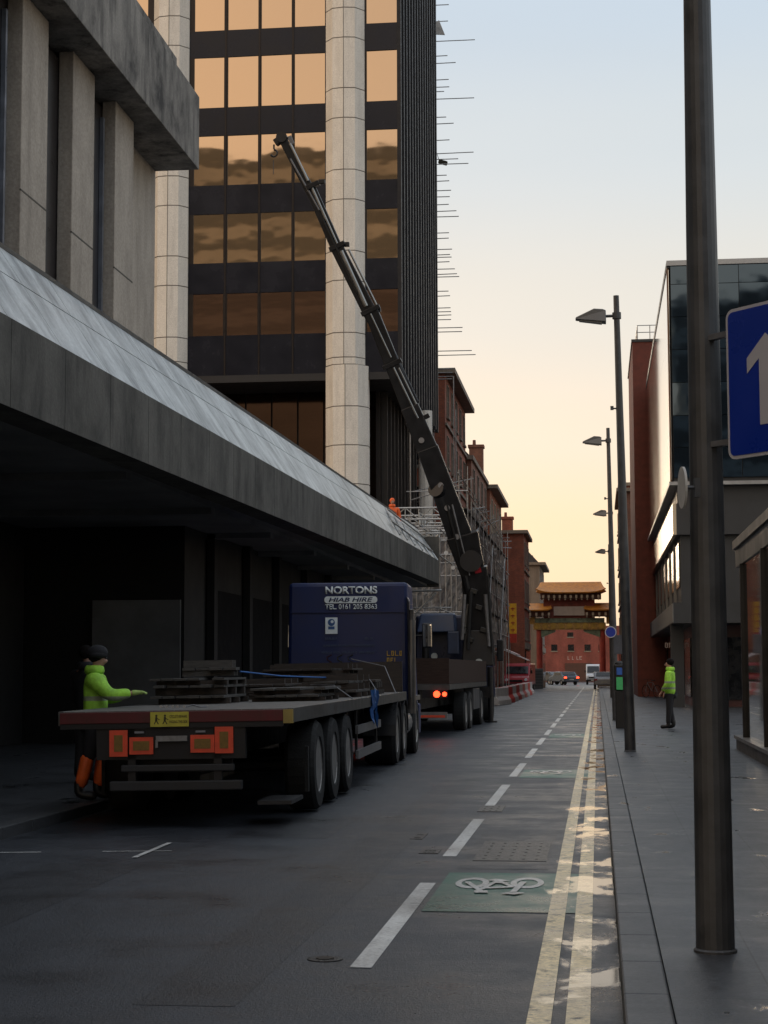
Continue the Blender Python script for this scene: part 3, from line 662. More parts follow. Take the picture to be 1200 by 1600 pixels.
def gable_block(name, label, x0,x1,y0,y1,z1, wallm, face=1, floors=4, nwin=3, cornice=.5, wm=STONE, roof='cornice', chim=(), ground=True, winw=1.0, winh=1.7, endwin=0):
    X = x1 if face==1 else x0
    o = thing(name, label, 'building', ((x0+x1)/2,(y0+y1)/2,0))
    MB().box(x0,x1,y0,y1,PZ-.1,z1).build('wall', wallm, o, True)
    fh = (z1-3.6)/floors
    for f in range(floors):
        for k_ in range(nwin):
            yc = y0+(y1-y0)*(k_+.5)/nwin; window(o, (X,yc,3.9+f*fh+.4), 'x', winw, min(winh,fh-1.1), d=face, frame=wm)
        for k_ in range(endwin):
            window(o, (x1-1.2-k_*2.2, y0, 3.9+f*fh+.4), 'y', winw*.9, min(winh,fh-1.1), frame=wm)
    c = MB(); xs_ = sorted((X-face*.3, X+face*cornice)); 
    c.box(min(x0,x1)-.0 if face==-1 else x0, xs_[1], y0-.3, y1+.1, z1+.002, z1+.28) if face==1 else c.box(xs_[0], x1, y0-.3, y1+.1, z1+.002, z1+.28)
    c.build('cornice', STONE, o, True)
    c = MB(); xs2 = sorted((X, X+face*.12)); 
    for f in range(1,floors): c.box(xs2[0],xs2[1],y0-.04,y1,3.6+f*fh,3.6+f*fh+.16)
    c.box(xs2[0],xs2[1]+.02,y0-.05,y1,3.4,3.9); c.build('string_course', STONE, o, True)
    g = MB(); g.box(xs2[0]-.02,xs2[1]-.02,y0+.4,y1-.4,.5,3.2); g.build('shopfront', DGLASS, o, True)
    if roof=='slate':
        r = MB(); r.prism([(x0,z1+.29),(X+face*.1,z1+.29),((x0+x1)/2,z1+2.6)] , y0, y1, 'y'); r.build('roof', SLATE, o, True)
    if roof=='hip':
        r = MB(); r.prism([(x0,z1+.29),(X-.1,z1+.29),(X-1.4,z1+1.7),(x0,z1+1.7)] , y0, y1, 'y'); r.build('roof', SLATE, o, True)
    for (cx,cy,cw,ch) in chim:
        q = MB(); q.box(cx-cw/2,cx+cw/2,cy-.5,cy+.5,z1+.29,z1+ch); q.box(cx-cw/2-.08,cx+cw/2+.08,cy-.58,cy+.58,z1+ch,z1+ch+.2)
        q.tube((cx-.15,cy,z1+ch+.2),(cx-.15,cy,z1+ch+.6),.13,.11,8); q.build('chimney', wallm, o, True)
    return o
# left row beyond the scaffold (outer corner at the street)
A = gable_block('brick_warehouse','tall red brick warehouse with stone cornice beside the dark tower',-26,-8.30,98,113.5,18.2,BRK,1,5,5,.6,roof='cornice',endwin=3)
B = gable_block('brown_terrace_building','brown brick building with slate mansard and chimneys, third down on the left',-22,-7.95,113.8,130,15.2,BRK2,1,4,4,.15,roof='hip',chim=((-8.6,128.5,1.0,2.6),))
B2 = gable_block('cornice_building','orange brick building with deep overhanging cornice and pale tall windows on the left',-20,-7.75,130.3,146.0,15.0,BRK3,1,3,4,.6,wm=CREAM,roof='cornice',winw=1.3,winh=2.4,chim=((-9.5,134,1.0,2.4),))
C_ = gable_block('brick_corner_building','plain red brick corner building with small chimney beside the arch',-16,-6.0,148,158.5,13.0,BRK,1,3,3,.35,roof='cornice',chim=((-7.4,149.2,.9,1.3),))
D_ = gable_block('stepped_gable_building','brick and pale stone building with stepped skyline left of the arch roof',-16,-5.6,176,190,12.0,STONE,1,3,3,.6,wm=WPAINT,roof='hip')
MB().box(-9,-6.9,177,182,12.3,14.4).build('dormer', BRK, D_, True); MB().box(-9,-6.5,182.5,186,12.3,13.4).build('dormer', BRK2, D_, True)
# right row
T1 = thing('brick_stair_tower','tall plain red brick tower rising behind the glass building on the right','building',(8,106,0))
MB().box(2.2,16,100,112.7,PZ-.1,20.1).build('wall', mat('tower_brick',(.20,.06,.042),.85,0,.25,2.5), T1, True)
MB().box(2.14,16,99.94,112.8,20.1,20.25).build('coping', DKPAN, T1, True)
rl = MB()
for x_ in (2.5,3.2,3.9,4.6): rl.tube((x_,100.3,20.25),(x_,100.3,21.1),.025,.025,6)
for z_ in (20.7,21.1): rl.tube((2.5,100.3,z_),(5.2,100.3,z_),.025,.025,6); rl.tube((2.5,100.3,z_),(2.5,106,z_),.025,.025,6)
rl.build('roof_railing', SCAF, T1, True)
E1 = gable_block('distant_brick_block','narrow dark brick block seen between lamp posts on the right',1.95,14,140,156,15.6,BRK2,-1,4,4,.3)
E2 = gable_block('distant_red_block','tallest far red block behind the lamp posts on the right',2.3,14,157,170,17.8,BRK,-1,4,3,.3)

# ================================================================== RIGHT: GLASS BUILDING
gl = thing('glass_office_building','modern glass office building with pale reflective street facade and dark blue front','building',(8,90,0))
gy0 = 69.35; gx = 2.92; gy1 = 99.5
def zz(py): return P(1046,py,gy0).z
zT, zL = zz(408), zz(753)
MB().box(gx+.12,22,gy0+.12,gy1,zL,zT-.1).build('core', DKPAN, gl, True)
np_ = 9
for i in range(np_):
    a = gy0+.15+(gy1-gy0-.3)*i/np_; c = gy0+.15+(gy1-gy0-.3)*(i+1)/np_
    for j in range(3):
        z0_ = zL+.1+(zT-zL-.4)*j/3; z1_ = zL+.1+(zT-zL-.4)*(j+1)/3
        MB().box(gx,gx+.06,a,c-.004,z0_,z1_-.004).build('side_pane', SIDEGL, gl, True)
fx = [gx+.12+i*1.32 for i in range(12)]
fz = [zL+.15,zL+1.35,zL+2.6,zL+3.9,zL+5.2,zL+6.5,zL+7.8,zT-.2]
for i in range(len(fx)-1):
    for j in range(len(fz)-1):
        b = MB(); t1,t2 = random.uniform(-.006,.006),random.uniform(-.006,.006); b.poly([(fx[i]+.012,gy0+t1,fz[j]+.012),(fx[i+1]-.012,gy0-t1,fz[j]+.012),(fx[i+1]-.012,gy0-t1+t2,fz[j+1]-.012),(fx[i]+.012,gy0+t1+t2,fz[j+1]-.012)])
        if i<6: b.build('front_pane', BLUEGL, gl, True)
MB().box(gx-.02,22,gy0-.1,gy0+.0,zT-.2,zT).build('roof_edge', EDGE, gl, True)
MB().box(gx-.02,gx+.1,gy0,gy1,zT-.28,zT).build('roof_edge', DKPAN, gl, True)
MB().box(gx-.02,gx+.04,gy0-.02,gy0+.1,zL,zT-.3).build('corner_trim', mat('copper_trim',(.12,.06,.03),.4,.5), gl, True)
MB().box(gx-.06,22,gy0-.12,gy1,zL-.14,zL-.002).build('ledge', EDGE, gl, True)
MB().box(gx+.25,22,gy0+.3,gy1,zz(786),zL-.142).build('shadow_band', DKPAN, gl, True)
MB().box(gx+.06,22,gy0+.1,gy1,zz(790)-.0,zz(783)).build('band_trim', EDGE, gl, True) if False else None
MB().box(gx+.06,gx+.2,gy0+.2,gy1,zz(835),zz(786)-.002).build('bronze_band', mirror_glass('pale_band_glass',(.70,.64,.54),.08,.0), gl, True)
MB().box(gx+.201,22,gy0+.2,gy1,zz(835),zz(786)-.003).build('front_band', DKPAN, gl, True)
MB().box(gx+.35,22,gy0+.5,gy1,zz(942),zz(835)-.002).build('middle_storey', DKPAN, gl, True)
for i in range(8):
    a = gy0+1+i*4.4; MB().box(gx+.3,gx+.36,a,a+3.4,zz(915),zz(845)).build('middle_window', DGLASS, gl, True)
    MB().box(gx+.24,gx+.36,a+3.5,a+3.7,zz(935),zz(838)).build('pale_mullion', LTPAN, gl, True)
MB().box(gx+.0,22,gy0-.4,gy1,zz(974),zz(942)-.002).build('canopy_front', DKPAN, gl, True)
MB().box(gx-.03,gx-.001,gy0-.4,gy1-4,zz(973),zz(943)).build('pale_spandrel', LTPAN, gl, True)
MB().box(gx+.9,22,gy0+3,gy1,PZ,zz(974)-.002).build('ground_wall', mat('shop_red',(.07,.02,.018),.4,0,.3,1.5), gl, True)
for i in range(5): MB().box(gx+.82,gx+.9,gy0+4+i*6,gy0+8.6+i*6,.5,2.9).build('shop_window', DGLASS, gl, True)
MB().box(gx+.0,gx+.5,gy0+2.4,gy0+2.95,PZ,zz(974)-.003).build('pillar', DKPAN, gl, True)
for i in range(5): MB().box(gx+1.0+i*2.6,gx+3.3+i*2.6,gy0+2.9,gy0+2.99,.4,2.9).build('shop_window', DGLASS, gl, True)
tp = P(1055,1012,gy0+2.8); glyphs('shop_lettering', mat('dim_letter',(.35,.28,.26),.6), gl, tp.x-.5-gl.location.x, tp.x+.5-gl.location.x, gy0+2.89-gl.location.y, tp.z, .2, 4)

# near shopfront on the right
ns = thing('glazed_shopfront','single storey glazed shopfront with stone plinth at the right edge','shopfront',(2.6,20,0))
sxn = 2.62; sy0, sy1 = 4.0, 34.0; szt = 4.02
MB().box(sxn-.06,sxn+.5,sy0,sy1,PZ-.05,PZ+.20).build('plinth', mat('dark_plinth',(.06,.055,.05),.5,0,.25,3), ns, True, bevel=.01)
MB().box(sxn-.1,sxn+.1,sy0,sy1,PZ+.20,PZ+.26).build('plinth_cap', mat('plinth_cap',(.14,.13,.12),.4,0,.25,3), ns, True)
MB().box(sxn-.05,9,sy0,sy1+.1,szt-.16,szt).build('fascia', mat('shop_fascia',(.12,.11,.10),.5,.2,.2,2), ns, True)
MB().box(sxn,9,sy0,sy1+.1,szt-.5,szt-.161).build('header', DKPAN, ns, True)
for i in range(7):
    a = sy1-1.2-i*4.1
    MB().box(sxn-.03,sxn+.12,a-.12,a,PZ+.26,szt-.5).build('post', BLACK, ns, True)
SGL = bpy.data.materials.new('shop_glass'); n,l,bs = nodes(SGL); bs.inputs['Base Color'].default_value=(.9,.95,.93,1); bs.inputs['Roughness'].default_value=.03; bs.inputs['Transmission Weight'].default_value=1; bs.inputs['IOR'].default_value=1.6
for i in range(7):
    a = sy1-1.2-i*4.1
    MB().box(sxn+.03,sxn+.05,a-4.1,a-.12,PZ+.26,szt-.5).build('shop_pane', SGL, ns, True)
MB().box(sxn+3.2,9,sy0,sy1-.2,PZ,szt-.5).build('back_wall', mat('shop_back',(.16,.13,.10),.7,0,.5,1.2), ns, True)
MB().box(sxn+.4,sxn+.5,31.2,33.9,PZ+.3,3.2).build('display_panel', mat('display_dk',(.03,.035,.035),.5), ns, True)
MB().box(sxn+.3,sxn+3.2,sy0,sy1-.2,PZ-.02,PZ+.18).build('shop_floor', mat('shop_floor',(.12,.12,.115),.4,0,.3,2), ns, True)
pst = [(1166,938,1184,965+.0,(.42,.12,.03)),(1166,966,1183,1016,(.45,.13,.03)),(1168,1020,1184,1046,(.35,.36,.33)),(1187,1005,1206,1050,(.22,.13,.05)),(1187,925,1206,990,(.05,.12,.14)),(1168,1050,1206,1058,(.45,.05,.04)),(1172,880,1200,925,(.22,.22,.15))]
for i,(x0_,y0_,x1_,y1_,c_) in enumerate(pst):
    a = PX(x0_,y0_,sxn+.25); c = PX(x1_,y1_,sxn+.25); zlo = PX(x0_,y1_,sxn+.25).z; zhi = PX(x1_,y0_,sxn+.25).z
    ya,yb_ = sorted((a.y,c.y)); zlo, zhi = (PX(x0_,y1_,sxn+.25).z, PX(x0_,y0_,sxn+.25).z)
    MB().box(sxn+.22+.012*i,sxn+.23+.012*i,ya,yb_,max(zlo,PZ+.3),zhi).build('poster', mat('poster_%s'%('orange','rust','cream','brown','teal','red','olive')[i],c_,.5,0,.45,9), ns, True)
MB().box(sxn+.6,9,35.0,35.2,PZ,3.9).build('end_wall', DKPAN, ns, True)

# ================================================================== buildings behind the camera (seen only as reflections in the glass)
def office_behind(name,label,x0,x1,y0,y1,z1,wall,band,fh=3.4):
    o = thing(name,label,'building',((x0+x1)/2,(y0+y1)/2,0)); MB().box(x0,x1,y0,y1,0,z1).build('wall', wall, o, True)
    i=0; z=3.
    while z < z1-2: MB().box(x0+.5,x1-.5,y1+.0,y1+.05,z+.9,z+fh-.4).build('window_band', band, o, True); z += fh
    return o
ob1 = office_behind('office_block','pale banded office block behind the camera',-75,-14,-60,-36,58.0,mat('off_wall',(.62,.50,.36),.7,0,.2,.2),mat('off_band',(.16,.13,.09),.3,0,.2,.3),3.1)
ob2 = office_behind('office_block','grey banded office block behind the camera on the right',8,50,-70,-44,40,mat('off_wall2',(.30,.34,.36),.7,0,.2,.2),mat('off_band2',(.03,.05,.07),.3,0,.2,.3),4.6)

# ================================================================== LAMP POSTS
def lamp_post(x, Y, lean, label, h=8.45, r0=.102, r1=.052, head=True):
    o = thing('street_lamp', label, 'street lamp', (x,Y,PZ), 0, 'tall grey street lamps along the right pavement')
    o.rotation_euler = (0,-lean,0)
    MB().tube((0,0,-.05),(0,0,h*.45),r0,r0*.82,20).tube((0,0,h*.45),(0,0,h),r0*.82,r1,20).build('post', POLE, o, smooth=False)
    MB().lathe([(0,r0+.012),(.012,r0+.012),(.02,r0+.002)],(0,0,0),'z',20).build('base_ring', POLE, o)
    za = h-.38
    MB().tube((0,0,za),(-.24,0,za),.028,.028,8).tube((0,0,za-.06),(0,0,za+.06),r1+.03,r1+.03,12).build('arm', POLE, o)
    hd = MB(); a = [(-.22,-.10),(-.22,.13),(-.45,.16),(-.80,-.02),(-.80,-.07)]
    pr_ = [(-.77,-.05),(-.20,-.13),(-.20,.10),(-.26,.125),(-.42,.14),(-.76,-.01)]
    n0 = len(hd.bm.verts); hd.prism([(x_,za+z_) for x_,z_ in pr_],-.15,.15,'y')
    for v_ in hd.bm.verts: v_.co.y *= (.55 if v_.co.x<-.7 else 1)*(.62 if v_.co.z>za+.05 else 1)
    ho = hd.build('lamp_head', LAMPGREY, o, bevel=.012)
    MB().hull8([(-.70,-.06,za-.080),(-.28,-.11,za-.140),(-.28,.11,za-.140),(-.70,.06,za-.080)],[(-.70,-.06,za-.060),(-.28,-.11,za-.118),(-.28,.11,za-.118),(-.70,.06,za-.060)]).build('lens', mat('lens',(.25,.24,.22),.3), ho)
    MB().tube((-.02,0,za-1.75),(-.14,0,za-1.74),.016,.016,6).box(-.17,-.11,-.03,.03,za-1.77,za-1.70).build('sensor_bracket', POLE, o)
    return o
b1 = G(1118,1487,PZ); lamp_post(b1.x,b1.y,.0,'nearest and thickest dark lamp post standing in front of the blue arrow sign', h=8.6, r1=.05)
b2 = G(985,1174,PZ); lamp_post(b2.x,b2.y,.016,'second lamp post from the camera, its wedge head standing out against the sky')
b3 = P(962.5,1124,53); lamp_post(b3.x,b3.y,.013,'third lamp post from the camera, carrying a blue disc sign low down', h=8.7)
lamp_post(.72,75.5,.008,'fourth lamp post from the camera, thin and far up the pavement', h=8.5)
lamp_post(.75,97,.006,'fifth and farthest lamp post up the pavement', h=8.3)

# blue arrow sign
sp_ = P(1199,590,9.22)
sg = thing('traffic_sign','blue rectangular sign with a white arrow pointing up, fixed to the nearest lamp post','sign',tuple(sp_),rad(-50))
def rrect(w_,h_,r,n_=6):
    pts = []
    for cx,cy,a0 in ((w_/2-r,h_/2-r,0),(-w_/2+r,h_/2-r,90),(-w_/2+r,-h_/2+r,180),(w_/2-r,-h_/2+r,270)):
        for i in range(n_+1): t = rad(a0+90*i/n_); pts.append((cx+r*math.cos(t), cy+r*math.sin(t)))
    return pts
MB().prism(rrect(.58,.80,.05),-.004,.008,'y').build('sign_plate', SIGNWHITE, sg)
MB().prism(rrect(.545,.765,.035),-.007,-.0045,'y').build('sign_face', SIGNBLUE, sg)
MB().prism([(-.048,-.24),(.048,-.24),(.048,.11),(.135,.04),(.135,.12),(0,.235),(-.135,.12),(-.135,.04),(-.048,.11)],-.010,-.0075,'y').build('arrow', SIGNWHITE, sg)
lb = wmat(sg).inverted() @ Vector((b1.x, b1.y, sp_.z))
cl_ = MB()
for z_ in (-.30,.28): cl_.beam((-.1,.03,z_),(lb.x,lb.y-.02,z_),.04,.03,side=(0,0,1)); cl_.tube((lb.x,lb.y,z_-.02),(lb.x,lb.y,z_+.02),.080,.080,16)
cl_.build('clamp', GALV, sg)
sp2 = P(1066.5,762,9.3)
s2 = thing('small_sign','small pale sign seen edge on, on the left of the nearest lamp post','sign',tuple(sp2),rad(8))
MB().lathe([(-.006,.11),(.006,.11)],(0,0,0),'x',24).build('sign_plate', mat('sign_back_pale',(.5,.5,.48),.5), s2)
cz = MB(); cz.tube((0,0,.0),(.09,0,.0),.012,.012,6); cz.box(.06,.09,-.02,.02,-.05,.05); cz.build('clamp', POLE, s2)
p = Vector((b3.x-.12,b3.y-.1,2.72)); s3 = thing('disc_sign','small round blue sign on the third lamp post','sign',tuple(p))
MB().lathe([(-.01,.17),(.01,.17)],(0,0,0),'y',24).build('sign_plate', SIGNWHITE, s3); MB().lathe([(-.014,.145),(-.011,.145)],(0,0,0),'y',24).build('sign_face', SIGNBLUE, s3)
MB().box(-.03,.12,.01,.06,-.03,.03).build('clamp', POLE, s3)
p = Vector((b3.x+.12,b3.y-.09,2.35)); s4 = thing('notice_plate','grey notice plate beside the round blue sign','sign',tuple(p))
MB().box(-.15,.15,-.01,.01,-.28,.28).build('plate', mat('notice_grey',(.06,.065,.08),.5), s4, bevel=.005)
MB().box(-.16,-.02,.012,.05,-.03,.03).build('clamp', POLE, s4)

# ticket machine
tmx = G(969,1138,PZ); tm = thing('ticket_machine','black parking ticket machine with blue top and green panel behind the second lamp post','ticket machine',(tmx.x,tmx.y,PZ))
MB().box(-.11,.11,-.12,.12,0,.95).build('pedestal', BLACK, tm, bevel=.02)
MB().box(-.13,.13,-.14,.14,.951,1.62).build('cabinet', BLACK, tm, bevel=.03)
MB().box(-.08,.08,-.155,-.141,.98,1.30).build('green_panel', GREENP, tm); MB().box(-.07,.07,-.155,-.141,1.36,1.54).build('blue_panel', BLUEP, tm)
MB().lathe([(0,.11),(.05,.10),(.09,.05)],(0,0,1.62),'z',16).build('cap', BLACK, tm)

# ================================================================== PEOPLE
def person(name,label,loc,rz,pose,jacket,trouser,boots=BLACK,hat=None,lower=None,hm=HAIR,scale=1.,rx=0,jz=.84,cat='person',bulk=1.,glove=None):
    o = thing(name,label,cat,loc,rz); o.scale = (scale,)*3; o.rotation_euler.x = rx
    p = dict(pel=(0,0,.93),wai=(0,.01,1.08),che=(0,.0,1.30),nb=(0,-.01,1.46),ne=(0,.01,1.53),ja=(0,.045,1.575),hd=(0,.015,1.66),ht=(0,0,1.735),
             hiL=(-.095,0,.90),knL=(-.10,.02,.50),anL=(-.10,-.02,.09),toL=(-.12,.17,.04),hiR=(.095,0,.90),knR=(.10,.02,.50),anR=(.10,-.02,.09),toR=(.12,.17,.04),
             shL=(-.185,-.01,1.42),elL=(-.25,-.03,1.13),wrL=(-.24,.10,.90),shR=(.185,-.01,1.42),elR=(.25,-.03,1.13),wrR=(.24,.10,.90))
    p.update(pose); V = {k_:Vector(v) for k_,v in p.items()}
    vs=[]; es=[]; rs=[]
    def add(v,r,par=None): vs.append(tuple(v)); rs.append(r); (es.append((par,len(vs)-1)) if par is not None else None); return len(vs)-1
    pel=add(V['pel'],(.14,.10)); wai=add(V['wai'],(.13,.095),pel); che=add(V['che'],(.155,.11),wai); nb=add(V['nb'],.075,che); ne=add(V['ne'],.053,nb); ja=add(V['ja'],.072,ne); hd=add(V['hd'],(.082,.10),ja); ht=add(V['ht'],.06,hd)
    add(V['ja'].lerp(V['hd'],.45)+Vector((0,.10,.0)),.014,ja)
    for s in 'LR':
        h=add(V['hi'+s],.085,pel); k_=add(V['kn'+s],.058,h); a=add(V['an'+s],.042,k_); add(V['to'+s],.035,a)
        sh=add(V['sh'+s],.06,che); e=add(V['el'+s],.043,sh); w_=add(V['wr'+s],.029,e)
        d=(V['wr'+s]-V['el'+s]).normalized(); side=d.cross(Vector((0,0,1)));  side = side.normalized() if side.length>.1 else Vector((0,1,0)); dn=d.cross(side)
        pa=add(V['wr'+s]+d*.07,(.036,.024),w_)
        for i,(off,ln) in enumerate(((-.030,.066),(-.010,.078),(.010,.073),(.028,.058))):
            f1=add(V['wr'+s]+d*(.085+ln*.45)+side*off+dn*.008,.0095,pa); add(V['wr'+s]+d*(.085+ln*.8)+side*off+dn*.034,.0075,f1)
        t1=add(V['wr'+s]+d*.07+side*(-.045)+dn*.01,.011,pa); add(V['wr'+s]+d*.115+side*(-.055)+dn*.024,.009,t1)
    skin('body',SKIN,o,vs,es,rs,1,0)
    # jacket
    vs=[];es=[];rs=[]
    a0=add(V['pel']+Vector((0,0,jz-.93)),(.195,.155)); wz=add(V['wai'],(.185,.15),a0); ch=add(V['che'],(.20,.155),wz); nk=add(V['nb']+Vector((0,0,-.01)),.10,ch); add(V['ne']+Vector((0,-.01,-.02)),.078,nk)
    for s in 'LR':
        cl=add(V['sh'+s]*.6+V['nb']*.4+Vector((0,0,-.05)),.105,ch); sh=add(V['sh'+s]+Vector((0,0,-.01)),.10,cl); e=add(V['el'+s],.072,sh); add(V['el'+s].lerp(V['wr'+s],.93),.055,e)
    rs=[(q_[0]*bulk,q_[1]*bulk) if isinstance(q_,tuple) else q_*bulk for q_ in rs]; skin('jacket',jacket,o,vs,es,rs,2,0)
    cm=MB().lathe([(-.05,.105),(-.02,.118),(.03,.108),(.05,.088)],V['nb']+Vector((0,-.005,.045)),'z',18); cm.build('collar',jacket,o,smooth=True)
    if glove:
        for s in 'LR':
            vs=[];es=[];rs=[]; d=(V['wr'+s]-V['el'+s]).normalized(); side=d.cross(Vector((0,0,1))).normalized(); dn=d.cross(side)
            w0=add(V['wr'+s]-d*.03,.044); pm=add(V['wr'+s]+d*.06,(.046,.034),w0)
            for off,ln in ((-.036,.07),(-.012,.082),(.013,.078),(.036,.062)):
                f1=add(V['wr'+s]+d*(.09+ln*.4)+side*off+dn*.008,.0135,pm); add(V['wr'+s]+d*(.09+ln*.85)+side*off+dn*.034,.0115,f1)
            t1=add(V['wr'+s]+d*.07-side*.055+dn*.012,.015,pm); add(V['wr'+s]+d*.115-side*.065+dn*.028,.012,t1); skin('glove',glove,o,vs,es,rs,1,0)
    vs=[];es=[];rs=[]; a0=add(V['pel']+Vector((0,0,.02)),(.165,.125)); 
    for s in 'LR':
        h=add(V['hi'+s]+Vector((0,0,-.06)),.105,a0); k_=add(V['kn'+s]-Vector((0,0,.06 if lower else 0)),.078,h); 
        if not lower: add(V['an'+s]+Vector((0,0,.02)),.066,k_)
    skin('trousers',trouser,o,vs,es,rs,2,0)
    if lower:
        for s in 'LR':
            vs=[];es=[];rs=[]; k_=add(V['kn'+s]+Vector((0,0,.05)),.088); add(V['kn'+s].lerp(V['an'+s],.55),.084,k_); add(V['an'+s]+Vector((0,0,.04)),.078,1); skin('gaiter',lower,o,vs,es,rs,1,0)
    for s in 'LR':
        vs=[];es=[];rs=[]; a0=add(V['an'+s]+Vector((0,0,.16)),.062); b0=add(V['an'+s]+Vector((0,-.01,-.02)),.064,a0); add(V['to'+s]*1.0+Vector((0,.02,.012)),.054,b0); skin('boot',boots,o,vs,es,rs,1,0)
    # hair and hat
    hh=MB(); bmesh.ops.create_uvsphere(hh.bm,u_segments=16,v_segments=10,radius=1); bmesh.ops.transform(hh.bm,matrix=Matrix.Translation(V['hd']+Vector((0,-.028,.018)))@Matrix.Diagonal((.088,.100,.094,1)),verts=hh.bm.verts)
    hh.build('hair',hm,o,smooth=True)
    if hat:
        q=MB(); bmesh.ops.create_uvsphere(q.bm,u_segments=16,v_segments=10,radius=1); bmesh.ops.transform(q.bm,matrix=Matrix.Translation(V['hd']+Vector((0,-.012,.045)))@Matrix.Diagonal((.108,.122,.092,1)),verts=q.bm.verts)
        q.lathe([(-.03,.112),(.01,.114),(.03,.106)],V['hd']+Vector((0,-.01,.02)),'z',16); q.build('knitted_hat',hat,o,smooth=True)
    for sx_ in (-.03,.03):
        e=MB(); bmesh.ops.create_uvsphere(e.bm,u_segments=8,v_segments=6,radius=.011); bmesh.ops.translate(e.bm,vec=V['ja'].lerp(V['hd'],.75)+Vector((sx_,.088,.0)),verts=e.bm.verts); e.build('eye',BLACK,o)
    return o
w1 = G(150,1250,PZ)
person('person','person in lime hi-vis jacket, dark hat and orange lower trousers reaching over the trailer deck',(w1.x-.02,w1.y,PZ),rad(-82),
    dict(elR=(.23,.20,1.20),wrR=(.17,.46,1.235),elL=(-.24,.10,1.15),wrL=(-.16,.33,1.21),hd=(0,.03,1.655),toL=(-.14,.15,.04),knL=(-.12,.08,.50),anL=(-.13,.02,.09),knR=(.11,-.06,.50),anR=(.12,-.16,.09),toR=(.14,.04,.04)),
    HIVIS,DKCLOTH,hat=DKCLOTH,lower=ORANGE,scale=1.0,bulk=1.14,glove=GLOVE)
w2 = G(133,1222,PZ)
person('person','dark-clothed person mostly hidden in the shadow behind the worker at the trailer',(w2.x,w2.y,PZ),rad(-30),dict(elL=(-.27,.0,1.13),wrL=(-.30,.14,.98)),DKCLOTH,DKCLOTH,hat=None,scale=1.04)
w3 = G(1048,1139,PZ)
person('person','person in lime hi-vis jacket and black trousers standing on the right pavement',(w3.x,w3.y,PZ),rad(80),
    dict(elL=(-.26,.02,1.13),wrL=(-.20,.18,.93),elR=(.26,.0,1.13),wrR=(.22,.15,.91),anL=(-.06,.05,.09),toL=(-.07,.24,.04),anR=(.07,-.06,.09),toR=(.08,.13,.04)),HIVIS,DKCLOTH,scale=1.0,jz=.80,bulk=1.12)
w4 = P(613,800,58.5)
person('person','person in orange hi-vis overalls on the canopy roof by the scaffold gantry',(w4.x,w4.y,5.62),rad(200),dict(),ORANGE,ORANGE,hm=ORANGE,scale=.98,rx=0)
MB().box(-8.5,-6.9,30,65.5,5.3,5.60).build('roof_walkway', SOFF, can, True)

# ================================================================== WHEELS
def wheel(parent, x, y, r=.51, w_=.30, side=1, rim=RIM, deep=True):
    """wheel on side +1/-1; x is the outer face"""
    xo = x; b = MB(); s = side
    prof = [(xo-s*w_, r*.62),(xo-s*w_, r*.93),(xo-s*w_*.88, r),(xo-s*w_*.12, r),(xo, r*.93),(xo, r*.64),(xo-s*.03, r*.60)]
    b.lathe(prof,(0,y,r),'x',32)
    t = b.build('wheel', RUBBER, parent)
    q = MB(); 
    prof = [(xo-s*.02,r*.635),(xo-s*.012,r*.60),(xo-s*.06,r*.55),(xo-s*.15,r*.44),(xo-s*.13,r*.25),(xo-s*.04,r*.22),(xo-s*.02,r*.10)]
    q.lathe(prof,(0,y,r),'x',28)
    for i in range(10): t_ = i*2*math.pi/10; q.tube((xo-s*.14,y+math.cos(t_)*r*.33,r+math.sin(t_)*r*.33),(xo-s*.10,y+math.cos(t_)*r*.33,r+math.sin(t_)*r*.33),.014,.014,6)
    q.build('rim', rim, t)
    return t

# ================================================================== FLATBED TRAILER
TR0 = Vector((-4.33, 18.0, 0)); TRZ = rad(1.35)
tr = thing('flatbed_trailer','long flatbed trailer with dark red tail strip, yellow plate and orange reflective marker boards','trailer',tuple(TR0),TRZ,None,0,rad(-.9))
LEN = 14.0
b = MB()
for i in range(10):
    x0_ = -1.17+i*.234; b.box(x0_+.004,x0_+.23,.02,LEN,1.165,1.20)
b.build('deck', DECK, tr)
MB().box(-1.15,1.15,.06,LEN-.05,1.10,1.164).build('deck_frame', CHASSIS, tr)
for s in (-1,1): MB().box(s*1.205-.03,s*1.205+.03,.03,LEN,1.055,1.205).build('side_rail', DECKEDGE, tr, bevel=.006)
MB().box(-1.2,1.14,-.03,.019,1.075,1.19).build('rear_rail', DECKRED, tr, bevel=.005)
MB().box(-1.2,1.14,-.02,.019,1.02,1.0749).build('rear_rail_lower', CHASSIS, tr)
MB().box(1.141,1.24,-.032,.028,1.05,1.19).build('corner_marker', mat('faded_yellow',(.30,.22,.06),.5), tr)
MB().box(-.82,.74,-.0,.10,.70,1.019).build('light_board', CHASSIS, tr)
def rplate(x0,x1,z0,z1,edge=MARKRED,cen=MARKCEN,t=.03,lab=None):
    o = MB().box(x0,x1,-.035,-.021,z0,z1).build('marker_board', edge, tr)
    if cen: MB().box(x0+t,x1-t,-.040,-.0351,z0+t,z1-t).build('marker_centre', cen, o)
    return o
rplate(-.675,-.485,.735,1.005,t=.05); rplate(-.465,-.215,.755,.93,t=.04); rplate(.175,.425,.765,.945,t=.04); rplate(.43,.62,.755,1.025,t=.05)
yp = MB().box(-.24,.16,-.050,-.034,1.035,1.185).build('warning_plate', PLYELLOW, tr)
dkp = mat('plate_ink',(.06,.05,.015),.6)
